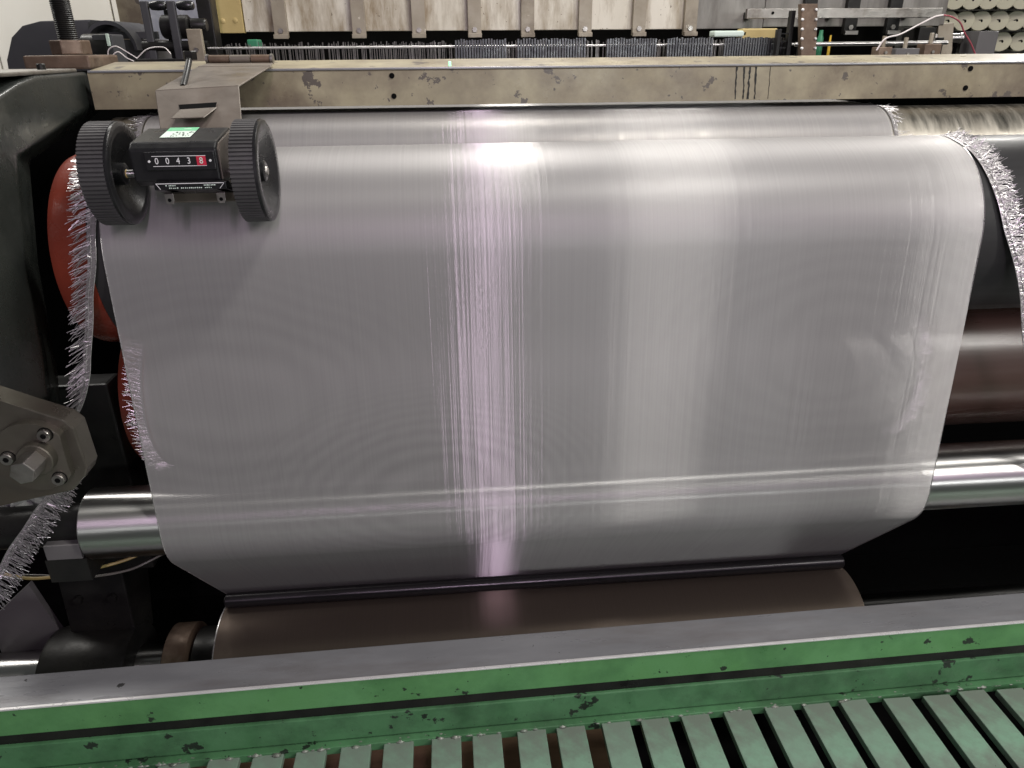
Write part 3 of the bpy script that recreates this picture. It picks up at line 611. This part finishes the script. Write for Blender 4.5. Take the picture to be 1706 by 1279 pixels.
# sticker on the sloping top
def on_top(x, f, lift): return Vector((x, 0.772 + (0.8235 - 0.772) * f, 1.5195 + (1.5275 - 1.5195) * f + lift))
def flat(name, x0, x1, f0, f1, lift, mt, parent):
    bm = bmesh.new(); bm.faces.new([bm.verts.new(on_top(*p, lift)) for p in ((x0, f0), (x1, f0), (x1, f1), (x0, f1))]); return fin(bm, name, mt, parent)
st = flat('sticker', -0.4065, -0.3775, 0.28, 0.98, 0.0004, 'label_white', mc)
flat('sticker_band', -0.4065, -0.3775, 0.74, 0.98, 0.0006, 'label_green', st)
for k in range(26):
    x = random.uniform(-0.398, -0.379); f = random.choice((0.36, 0.48, 0.60)) + random.uniform(-0.03, 0.03); l = random.uniform(0.0005, 0.0018)
    flat('print_mark', x, min(x + l, -0.378), f, f + random.uniform(0.03, 0.07), 0.0006, 'ink', st)
flat('print_mark', -0.391, -0.384, 0.85, 0.89, 0.0007, 'label_white', st)
# name plate, lower lip, tabs
lip = prism('lower_lip', [(0.757, 1.4835), (0.765, 1.4838), (0.80, 1.468), (0.80, 1.4655), (0.757, 1.4765)], 'X', -0.410, -0.342, 'plastic', mc, 0.0006)
for zz in (1.4825,): box('plate_line', -0.408, -0.344, 0.7562, 0.7566, zz - 0.0003, zz + 0.0003, 'white_ink', lip, 0)
for sx, x in ((1, -0.408), (-1, -0.344)):
    quad_plate('plate_line', [(x, 0.7563, 1.4825), (x + 0.0006, 0.7563, 1.4825), (x + sx * 0.004, 0.7563, 1.4772), (x + sx * 0.004 - 0.0006, 0.7563, 1.4772)], 0.0002, 'white_ink', lip, 0)
for z_, xa, xb, n in ((1.4808, -0.399, -0.389, 7), (1.4808, -0.363, -0.352, 8), (1.4784, -0.396, -0.355, 22)):
    for k in range(n):
        x = xa + (xb - xa) * k / n
        if random.random() < 0.85: box('print_mark', x, x + random.uniform(0.0006, 0.0013), 0.7562, 0.7566, z_ - 0.0006, z_ + random.uniform(0, 0.0005), 'label_white', lip, 0)
for x in (-0.3985, -0.3495):
    tb = prism('mounting_tab', [(x - 0.0042, 1.4725), (x + 0.0042, 1.4725), (x + 0.0042, 1.4655), (x + 0.0028, 1.4625), (x - 0.0028, 1.4625), (x - 0.0042, 1.4655)], 'Y', 0.7585, 0.760, 'dull_steel', mc, 0.0003)
    prism('tab_bend', [(0.7585, 1.4722), (0.7605, 1.4735), (0.79, 1.4690), (0.79, 1.4675), (0.7600, 1.4720)], 'X', x - 0.0042, x + 0.0042, 'dull_steel', tb)
    lathe('tab_hole', [(0.0018, 0.7582), (0.0018, 0.7588)], (x, 0, 1.4665), 'black', tb, 'Y', 14)

# ------------------------------------------------------------------ green rail and foot grating
rail = thing('guard_rail', (0, 0.70, 0.79), 'green painted double rail with a bare steel strip on top', 'rail')
th = math.atan2(0.022, 1.3)
def rot(o):
    o.data.transform(Matrix.Translation((0, 0.70, 0)) @ Matrix.Rotation(th, 4, 'Z') @ Matrix.Translation((0, -0.70, 0))); return o
RX0, RX1 = -1.6, 1.6
rot(box('top_strip', RX0, RX1, 0.702, 0.754, 0.872, 0.8905, 'strip', rail, 0.0012))
rot(box('bright_edge', RX0, RX1, 0.6986, 0.7024, 0.8890, 0.8914, 'bright_edge', rail, 0.0005))
rot(box('upper_rail', RX0, RX1, 0.700, 0.745, 0.8475, 0.8896, 'green', rail, 0.0015))
rot(box('dark_recess', RX0, RX1, 0.7035, 0.742, 0.8302, 0.8472, 'black_metal', rail, 0))
rot(box('lower_rail', RX0, RX1, 0.699, 0.742, 0.7905, 0.8300, 'green_worn', rail, 0.0015))
gt = thing('foot_grating', (0, 0.55, 0.75), 'scuffed green slatted steel grating in front of the green rail', 'grating')
rot(box('ledge', RX0, RX1, 0.690, 0.742, 0.776, 0.7885, 'green_worn', gt, 0.001))
bmw = bmesh.new()
sx0 = None
slat_mesh = None
for k in range(-29, 29):
    x = 0.0605 + 0.0560 * k
    if slat_mesh is None:
        bm = bmesh.new(); add_box(bm, -0.019, 0.019, 0.25, 0.6965, 0.7755, 0.7855, 0.0012)
        s0 = fin(bm, 'slat', 'green_slat', gt); slat_mesh = s0.data; o = s0
    else:
        o = link('slat', slat_mesh, None, gt)
    o.location = (x + random.gauss(0, 0.0012), random.uniform(-0.002, 0.002), random.gauss(0, 0.0007)); o.rotation_euler = (0, 0, R(random.gauss(0, 0.2)))
    # ragged weld bead where the slat meets the ledge
    for j in range(13):
        xx = x - 0.022 + 0.044 * j / 12 + random.gauss(0, 0.002); r = random.uniform(0.0014, 0.0042)
        bmesh.ops.create_icosphere(bmw, subdivisions=1, radius=r, matrix=Matrix.Translation((xx, 0.6935 + random.gauss(0, 0.0018) + 0.0169 * xx, 0.7865)) @ Matrix.Diagonal((1.7, 1, 0.6, 1)))
tag(fin(bmw, 'weld_bead', 'weld', gt, True, 80), kind='stuff')
pl = thing('brown_board', (-0.2, 0.6, 0.60), 'brown board lying below the slats of the grating', 'board')
for k in range(2):
    box('plank', -0.62, 0.10 - 0.1 * k, 0.64 + 0.19 * k, 0.825 + 0.19 * k, 0.60 - 0.004 * k, 0.62 - 0.004 * k, 'wood', pl, 0.003)
box('batten', -0.5, -0.42, 0.66, 0.98, 0.5155, 0.5955, 'wood', pl, 0.003)

# ------------------------------------------------------------------ behind the beam: harness panel, heddles, fittings
hp_ = thing('harness_panel', (0, 1.82, 1.63), 'stained cream panel with riveted straps above the heddles', 'panel')
xs_ = [-0.543, -0.466, -0.301, -0.173, -0.052, 0.064, 0.191, 0.312, 0.428, 0.60]
for a, b in zip(xs_, xs_[1:]):
    box('panel_board', a + 0.0006, b - 0.0006, 1.80, 1.825, 1.6345, 2.15, 'cream_panel' if b < 0.5 else 'grey_panel', hp_, 0.001)
box('panel_board', 0.6006, 1.03, 1.80, 1.825, 1.6375, 2.15, 'grey_panel', hp_, 0.001)
box('brass_plate', -0.602, -0.5445, 1.795, 1.815, 1.632, 2.15, 'brass', hp_, 0.001)
for x, z_ in ((-0.586, 1.655), (-0.560, 1.656)): lathe('rivet', [(0.003, 1.7935), (0.0055, 1.7945), (0.006, 1.7965)], (x, 0, z_), 'brass', hp_, 'Y', 16)
for x in xs_[1:9] + [0.70, 0.80, 0.90]:
    stp = box('strap', x - 0.0145, x + 0.0145, 1.786, 1.7985, 1.622, 2.15, 'strap' if x < 0.5 else 'black_metal', hp_, 0.001)
    box('strap_foot', x - 0.0150, x + 0.0150, 1.776, 1.7855, 1.620, 1.6285, 'strap' if x < 0.5 else 'dull_steel', stp, 0.0008)
    lathe('strap_bolt', [(0.0055, 1.783), (0.0055, 1.7865)], (x, 0, 1.6355), 'dull_steel', stp, 'Y', 6)
bk = box('back_shadow_board', -0.69, 1.05, 2.02, 2.05, 1.3, 1.72, 'black', None, 0.0); tag(bk, 'dark board standing in for the shadow behind the heddles', 'board')  # black board put in as the shadow behind the heddles
pb = thing('interior_shade_panel', (0.1, 1.36, 0.0), 'added black panel for the shaded machine interior below the cream beam', 'panel')  # added black sheet in place of the shade inside the machine
box('panel_sheet', -1.7, 1.60, 1.36, 1.38, 0.0, 1.512, 'black', pb, 0)
box('panel_flange', -1.7, 1.60, 1.335, 1.36, 0.0, 0.08, 'black_metal', pb, 0)
sl_ = thing('light_stop_board', (0.2, 1.31, 1.525), 'black board added behind the cream beam to block light above the cloth', 'board')  # added hidden blocker: stops light through the slot and darkens roller reflections
box('light_stop_face', -0.58, 1.30, 1.300, 1.318, 1.5265, 1.574, 'black', sl_, 0)
box('light_stop_cap', -0.58, 1.30, 1.297, 1.322, 1.5745, 1.578, 'black_metal', sl_, 0)
try_ = thing('added_dark_tray', (0, 0.45, 0.5), 'added black tray on legs darkening the gaps of the green grating', 'tray')  # added black surface so the gaps between slats read dark
box('tray_pan', -1.7, 1.46, 0.05, 1.33, 0.50, 0.515, 'black', try_, 0)
for x in (-1.2, 1.2): box('tray_leg', x - 0.02, x + 0.02, 0.3, 0.34, 0.0, 0.4995, 'black_metal', try_, 0)
# heddles: hundreds of thin upright wires on rods
hd = thing('heddle_rack', (0, 1.6, 1.52), 'rows of thin upright heddle wires hanging on two steel rods', 'heddles')
tube('heddle_rod', [(-0.565, 1.575, 1.6025), (0.58, 1.575, 1.6015)], 0.0022, 'steel', hd, 8)
tube('heddle_rod', [(-0.565, 1.64, 1.56), (0.58, 1.64, 1.56)], 0.004, 'black_metal', hd, 8)
M['heddle_grey'] = surf('grey_heddle_steel', (0.20, 0.19, 0.18), (0.12, 0.115, 0.11), 0.4, 0.5, s=60, bump=0)
bm = bmesh.new()
for k in range(360):
    x = -0.54 + 1.10 * k / 360 + random.gauss(0, 0.001); h = 1.609 + random.uniform(-0.004, 0.004)
    y = random.choice((1.585, 1.60, 1.615)); wd = random.uniform(0.0004, 0.0009) if x < 0.1 else random.uniform(0.0006, 0.0012)
    add_box(bm, x - wd, x + wd, y, y + 0.0012, 1.53, h)
tag(fin(bm, 'heddle_wires', 'heddle_grey', hd), kind='stuff')
M['heddle_dark'] = surf('blue_grey_steel', (0.07, 0.072, 0.08), (0.10, 0.10, 0.105), 0.35, 0.6, s=60, bump=0)
for g0, g1 in ((-0.10, 0.0), (0.02, 0.155), (0.195, 0.295), (0.315, 0.408), (0.43, 0.56)):
    n = int((g1 - g0) / 0.0052)
    for k in range(n):
        x = g0 + (g1 - g0) * k / n
        o = box('heddle_plate', x, x + 0.0032, 1.56, 1.568, 1.535, 1.6125 + random.uniform(0, 0.003), 'heddle_dark', hd, 0)
for i in range(6):
    x = -0.50 + i * 0.2
    box('rack_foot', x - 0.004, x + 0.004, 1.57, 1.645, 1.52, 1.5565, 'black_metal', hd, 0)
# bits lying behind the heddles
for lab, x0, x1, z0, z1, mt_ in (('yellow block behind the heddle plates under the grey panel', 0.50, 0.575, 1.60, 1.632, 'brass'), ('folded white paper on top of the heddle plates', 0.44, 0.51, 1.6165, 1.628, 'label_white'), ('small green fitting behind the left heddle wires', -0.51, -0.488, 1.60, 1.618, 'green_part')):
    t = thing('loose_fitting', ((x0 + x1) / 2, 1.66, z0), lab, 'fitting')
    box('fitting_body', x0, x1, 1.655, 1.69, z0, z1, mt_, t, 0.003); box('fitting_stem', (x0 + x1) / 2 - 0.004, (x0 + x1) / 2 + 0.004, 1.66, 1.668, 1.5, z0, 'black_metal', t, 0)
# posts and linkage on the left
po = thing('upright_post', (-0.591, 1.70, 1.0), 'black upright post left of the brass plate', 'post')
box('post_body', -0.606, -0.5785, 1.69, 1.735, 0.9, 2.1, 'black_metal', po, 0.002)
box('post_foot', -0.63, -0.55, 1.67, 1.76, 0.0, 0.899, 'black_metal', po, 0.002)
lk = thing('linkage', (-0.62, 1.6, 1.58), 'black lever linkage with grip rollers beside the upright post', 'linkage')
box('lever_arm', -0.681, -0.667, 1.595, 1.605, 1.58, 1.683, 'cover', lk, 0.002)
box('lever_arm', -0.632, -0.617, 1.59, 1.60, 1.58, 1.683, 'cover', lk, 0.002)
box('lever_arm', -0.650, -0.639, 1.625, 1.635, 1.585, 1.67, 'black_metal', lk, 0.002)
for a0, a1 in ((-0.664, -0.634), (-0.615, -0.584)):
    lathe('grip_roller', [(0.005, a0), (0.0075, a0 + 0.003), (0.0085, (a0 + a1) / 2), (0.0075, a1 - 0.003), (0.005, a1)], (0, 1.598, 1.6755), 'plastic', lk, seg=20)
lathe('pivot_drum', [(0.018, -0.655), (0.021, -0.652), (0.021, -0.606), (0.018, -0.603)], (0, 1.62, 1.640), 'black_metal', lk, seg=28)
lathe('pivot_drum', [(0.010, -0.602), (0.012, -0.600), (0.012, -0.575), (0.010, -0.572)], (0, 1.62, 1.643), 'black_metal', lk, seg=28)
lathe('cross_shaft', [(0.009, -0.69), (0.009, -0.57)], (0, 1.60, 1.607), 'black_metal', lk, seg=20)
box('linkage_base', -0.70, -0.57, 1.57, 1.66, 1.53, 1.585, 'black_metal', lk, 0.003)
lb = thing('link_plate', (-0.58, 1.55, 1.58), 'brownish upright plate beside the hinge', 'plate')
box('plate_body', -0.592, -0.566, 1.55, 1.562, 1.56, 1.635, 'strap', lb, 0.0015)
lathe('plate_screw', [(0.004, 1.547), (0.004, 1.5505)], (-0.579, 0, 1.60), 'dull_steel', lb, 'Y', 12)
lmot = thing('drive_motor', (-0.75, 1.5, 1.55), 'small dark motor housing behind the beam end', 'motor')
lathe('motor_barrel', [(0.022, -0.735), (0.026, -0.732), (0.026, -0.690), (0.022, -0.688)], (0, 1.45, 1.600), 'black_metal', lmot, seg=28)
box('motor_case', -0.712, -0.678, 1.43, 1.48, 1.575, 1.625, 'cover', lmot, 0.003)
box('tag_strip', -0.688, -0.683, 1.427, 1.4298, 1.607, 1.626, 'label_white', lmot, 0.0005)
for k, pts in enumerate(([(-0.66, 1.35, 1.583), (-0.658, 1.35, 1.600), (-0.645, 1.35, 1.606), (-0.625, 1.34, 1.597), (-0.612, 1.34, 1.588)], [(-0.62, 1.36, 1.588), (-0.60, 1.36, 1.602), (-0.575, 1.36, 1.604), (-0.562, 1.35, 1.594)], [(-0.655, 1.34, 1.588), (-0.64, 1.34, 1.598), (-0.628, 1.34, 1.589), (-0.618, 1.34, 1.584)])):
    o = tube('string', smooth_path(pts, 8), 0.0009, 'cable_white', None, 6); tag(o, ('longest loose white string arching behind the beam', 'white string arch beside the brown upright plate', 'shortest white string loop lying under the longest string')[k], 'string', 'white strings behind the beam')
# black dome cover and grey case
dc = thing('drum_cover', (-0.88, 1.7, 1.4), 'large rounded dark metal cover behind the threaded rod', 'cover')
pts = [(1.62 + 0.10 - 0.10 * math.cos(math.pi * k / 18), 1.545 + 0.112 * math.sin(math.pi * k / 18)) for k in range(19)]
bm = bmesh.new()
prof_o = [(-0.99, 1.45), (-0.975, 1.585), (-0.955, 1.625), (-0.930, 1.645), (-0.895, 1.653), (-0.800, 1.655)]
poly = prof_o + [(-0.815, 1.628), (-0.82, 1.45)]
add_prism(bm, poly, 'Y', 1.66, 1.80, 0.004); fin(bm, 'cover_shell', 'cover', dc, True, 25)
bm = bmesh.new()
arcp = [(-0.770 + 0.050 * math.cos(math.pi - math.pi * k / 16), 1.600 + 0.053 * math.sin(math.pi * k / 16)) for k in range(17)]
inn = [(-0.770 + 0.044 * math.cos(math.pi - math.pi * k / 16), 1.600 + 0.046 * math.sin(math.pi * k / 16)) for k in range(17)]
add_prism(bm, arcp + inn[::-1], 'Y', 1.65, 1.80, 0); fin(bm, 'cover_hood', 'cover', dc, True, 25)
box('cover_face', -0.822, -0.70, 1.70, 1.79, 1.45, 1.620, 'cover_grey', dc, 0.003)
box('cover_lid', -0.815, -0.69, 1.69, 1.699, 1.621, 1.634, 'cover', dc, 0.001)
cab = thing('white_cabinet', (-1.4, 2.65, 0), 'cream steel cabinet with door seams behind the dark cover', 'cabinet')
for a, b in ((-1.95, -1.475), (-1.47, -1.115), (-1.11, -0.99)):
    box('cabinet_door', a, b, 2.60, 2.64, 0.1, 2.3, 'wall', cab, 0.003)
box('cabinet_body', -1.95, -0.99, 2.642, 3.0, 0.0, 2.32, 'wall', cab, 0.003)
box('corner_pillar', -0.985, -0.90, 2.30, 2.36, 0.0, 2.3, 'cream', cab, 0.003)
lathe('pillar_hole', [(0.006, 2.2985), (0.006, 2.302)], (-0.908, 0, 1.715), 'black', cab, 'Y', 14)
fr = thing('sheet_guard', (-0.75, 2.2, 0), 'pale galvanised sheet seen between the levers', 'sheet')
M['galv'] = surf('galvanised_sheet', (0.55, 0.57, 0.62), (0.42, 0.44, 0.50), 0.4, 0.3, s=30, bump=0.1)
box('sheet_panel', -0.89, -0.70, 2.2, 2.21, 0.0, 2.1, 'galv', fr, 0.001)
box('sheet_fold', -0.699, -0.69, 2.19, 2.22, 0.0, 2.1, 'galv', fr, 0.001)
# fittings on the right
hb = thing('slide_bar', (0.74, 1.70, 1.65), 'flat grey steel bar with screw holes across the grey panel', 'bar')
o = box('bar_body', 0.522, 0.957, 1.70, 1.712, 1.6515, 1.6705, 'dull_steel', hb, 0.001)
for x in (0.578, 0.665): lathe('screw_hole', [(0.003, 1.6988), (0.003, 1.701)], (x, 0, 1.662), 'black', hb, 'Y', 12)
for x in (0.56, 0.75, 0.93): box('bar_spacer', x - 0.008, x + 0.008, 1.712, 1.80, 1.655, 1.667, 'black_metal', hb, 0.001)
ch = thing('chain_post', (0.575, 1.5, 1.3), 'greasy studded steel post standing behind the beam', 'post')
prism('post_bar', [(0.548, 1.67), (0.580, 1.67), (0.591, 1.58), (0.591, 1.30), (0.562, 1.30), (0.562, 1.58)], 'Y', 1.50, 1.515, 'rust', ch, 0.001)
box('post_base', 0.50, 0.62, 1.49, 1.55, 0.0, 1.2995, 'black_metal', ch, 0)
for k in range(6):
    zz = 1.660 - 0.0165 * k; dx = 0.0085 * k / 5 * 1.3
    for xx in (0.552, 0.578): lathe('stud', [(0.0016, 1.4965), (0.0026, 1.498), (0.0028, 1.501)], (xx + dx, 0, zz), 'bright_edge', ch, 'Y', 10)
uf = thing('reed_frame_end', (0.53, 1.55, 1.5), 'black end frame of the heddles with thin cross bars', 'frame')
box('frame_upright', 0.583 - 0.06, 0.590 - 0.06, 1.53, 1.545, 1.50, 1.628, 'black_metal', uf, 0.001)
box('frame_upright', 0.545, 0.553, 1.53, 1.545, 1.50, 1.66, 'black_metal', uf, 0.001)
for zz in (1.595, 1.607, 1.62): box('cross_bar', 0.5305, 0.5445, 1.535, 1.540, zz - 0.001, zz + 0.001, 'black_metal', uf, 0)
rr_ = thing('guide_rod', (0.8, 1.72, 1.6), 'bright horizontal steel rod between the studded post and the brown pillar', 'rod')
tube('rod_body', [(0.60, 1.62, 1.601), (0.93, 1.62, 1.602)], 0.0042, 'steel', rr_, 12)
for x in (0.62, 0.92): box('rod_bracket', x - 0.006, x + 0.006, 1.6265, 1.64, 1.52, 1.612, 'black_metal', rr_, 0.001)
for lab, nm, x, z0, z1, r, mt_ in (('small green bottle-shaped fitting behind the steel rod', 'green_fitting', 0.672, 1.57, 1.628, 0.0065, 'green_part'), ('small yellow pin behind the steel rod', 'yellow_pin', 0.694, 1.57, 1.618, 0.003, 'yellow_part')):
    o = lathe(nm, [(r * 0.8, z0), (r, z0 + 0.002), (r, z1 - 0.016), (r * 0.65, z1 - 0.010), (r * 0.6, z1)], (x, 1.66, 0), mt_, None, 'Z', 16); tag(o, lab, 'fitting')
for lab, x0, x1, z0, z1, mt_ in (('dark square clamp on the bright steel rod', 0.745, 0.772, 1.575, 1.595, 'rust'), ('low grey block beside the dark clamp', 0.78, 0.83, 1.57, 1.592, 'cover_grey'), ('dark slotted block at the end of the steel rod', 0.84, 0.875, 1.57, 1.60, 'rust')):
    t = thing('clamp_block', (x0, 1.55, z0), lab, 'clamp')
    box('clamp_body', x0, x1, 1.55, 1.58, z0, z1, mt_, t, 0.0015)
    box('clamp_stem', (x0 + x1) / 2 - 0.003, (x0 + x1) / 2 + 0.003, 1.56, 1.566, z1 + 0.0002, z1 + 0.020, 'strap', t, 0.0005)
    lathe('clamp_screw', [(0.003, 1.547), (0.003, 1.5505)], ((x0 + x1) / 2, 0, (z0 + z1) / 2), 'dull_steel', t, 'Y', 10)
pc = thing('end_pillar', (1.04, 1.8, 1.0), 'brown grey end pillar with a black side and stub shaft', 'pillar')
prism('pillar_block', [(1.018, 1.642), (1.055, 1.644), (1.064, 1.585), (1.064, 1.0), (1.026, 1.0), (1.026, 1.584)], 'Y', 1.80, 1.85, 'strap', pc, 0.002)
box('pillar_side', 0.975, 1.016, 1.80, 1.87, 1.0, 1.635, 'black_metal', pc, 0.002)
box('pillar_top', 1.022, 1.055, 1.86, 1.90, 1.645, 2.1, 'grey_panel', pc, 0.002)
lathe('stub_shaft', [(0.0105, 1.056), (0.0105, 1.100), (0.012, 1.101), (0.012, 1.106)], (0, 1.84, 1.612), 'steel', pc, seg=24)
box('pillar_case', 1.122, 1.170, 1.80, 1.86, 1.0, 1.626, 'cover_grey', pc, 0.001)
box('pillar_case_side', 1.066, 1.1215, 1.87, 1.90, 1.0, 1.628, 'black', pc, 0.001)
lathe('handle_rod', [(0.004, 1.50), (0.004, 1.618), (0.003, 1.62)], (0.992, 1.76, 0), 'dull_steel', pc, 'Z', 12)
rw = tube('cable', smooth_path([(0.655, 1.40, 1.590), (0.668, 1.40, 1.609), (0.694, 1.40, 1.616), (0.725, 1.40, 1.631), (0.752, 1.40, 1.6435), (0.768, 1.40, 1.6465)], 10), 0.0014, 'cable_white', None, 8); tag(rw, 'pale end of the thin cable arching behind the beam', 'cable')
rw = tube('cable', smooth_path([(0.768, 1.40, 1.6465), (0.785, 1.40, 1.6435), (0.803, 1.40, 1.634), (0.815, 1.40, 1.618), (0.832, 1.40, 1.600), (0.850, 1.40, 1.575)], 10), 0.0014, 'cable_red', None, 8); tag(rw, 'dark red end of the thin cable running down behind the beam', 'cable')
# wire spools on a rack
rk = thing('spool_rack', (1.7, 2.6, 0), 'dark steel rack carrying rows of cream spools', 'rack')
for zz in (1.5755, 1.6365, 1.697, 1.757): box('rack_shelf', 1.40, 2.2, 2.45, 2.75, zz - 0.003, zz, 'black_metal', rk, 0)
box('rack_upright', 1.39, 1.4, 2.45, 2.75, 0, 1.8, 'black_metal', rk, 0)
box('rack_upright', 2.2, 2.21, 2.45, 2.75, 0, 1.8, 'black_metal', rk, 0)
box('rack_back', 1.40, 2.2, 2.76, 2.77, 0.0, 1.8, 'grey_panel', rk, 0)
proto = None
rows = [(1.729 - 0.0315, [1.446, 1.502, 1.558, 1.615, 1.672, 1.729]), (1.671 - 0.0345, [1.49, 1.547, 1.602, 1.663, 1.722, 1.78]), (1.608 - 0.0325, [1.689, 1.756, 1.82])]
SR = 0.0295
def spool_meshes():
    a = bmesh.new(); add_lathe(a, [(0.004, 0.0), (SR - 0.0015, 0.0), (SR, 0.0015), (SR, 0.006), (SR - 0.002, 0.0075), (0.012, 0.0075)], (0, 0, 0), 'Y', 32)
    b = bmesh.new(); add_lathe(b, [(0.018, 0.0076), (0.024, 0.0086), (0.024, 0.069), (0.018, 0.07)], (0, 0, 0), 'Y', 24)
    c = bmesh.new(); add_lathe(c, [(0.004, 0.0701), (SR, 0.0701), (SR, 0.0765), (0.004, 0.078)], (0, 0, 0), 'Y', 32)
    d = bmesh.new(); add_prism(d, [(-0.006, 0.003), (0.004, 0.0045), (0.007, 0.0), (0.006, -0.004), (0.002, -0.004), (0.001, 0.0), (-0.005, 0.001)], 'Y', -0.0006, 0.0005)
    out = []
    for bm_, nm, mt_ in ((a, 'front_flange', 'spool'), (b, 'wire_winding', 'dull_steel'), (c, 'rear_flange', 'spool'), (d, 'key_hole', 'black')):
        bmesh.ops.recalc_face_normals(bm_, faces=bm_.faces); me = bpy.data.meshes.new(nm); bm_.to_mesh(me); bm_.free()
        for p in me.polygons: p.use_smooth = True
        me.set_sharp_from_angle(angle=R(35)); me.materials.append(M[mt_]); out.append((nm, me))
    return out
SM = spool_meshes()
for row, (z_, xr) in zip(('top', 'middle', 'bottom'), rows):
    for x in xr:
        t = thing('wire_spool', (x, 2.5, z_ + SR), 'cream plastic wire spool lying in the %s row of the dark rack' % row, 'spool', 'cream spools in the %s row' % row)
        t.rotation_euler = (0, R(random.uniform(-20, 20)), R(-28))
        for nm, me in SM:
            o = bpy.data.objects.new(nm, me); COL.objects.link(o); o.parent = t
bpy.context.view_layer.update()
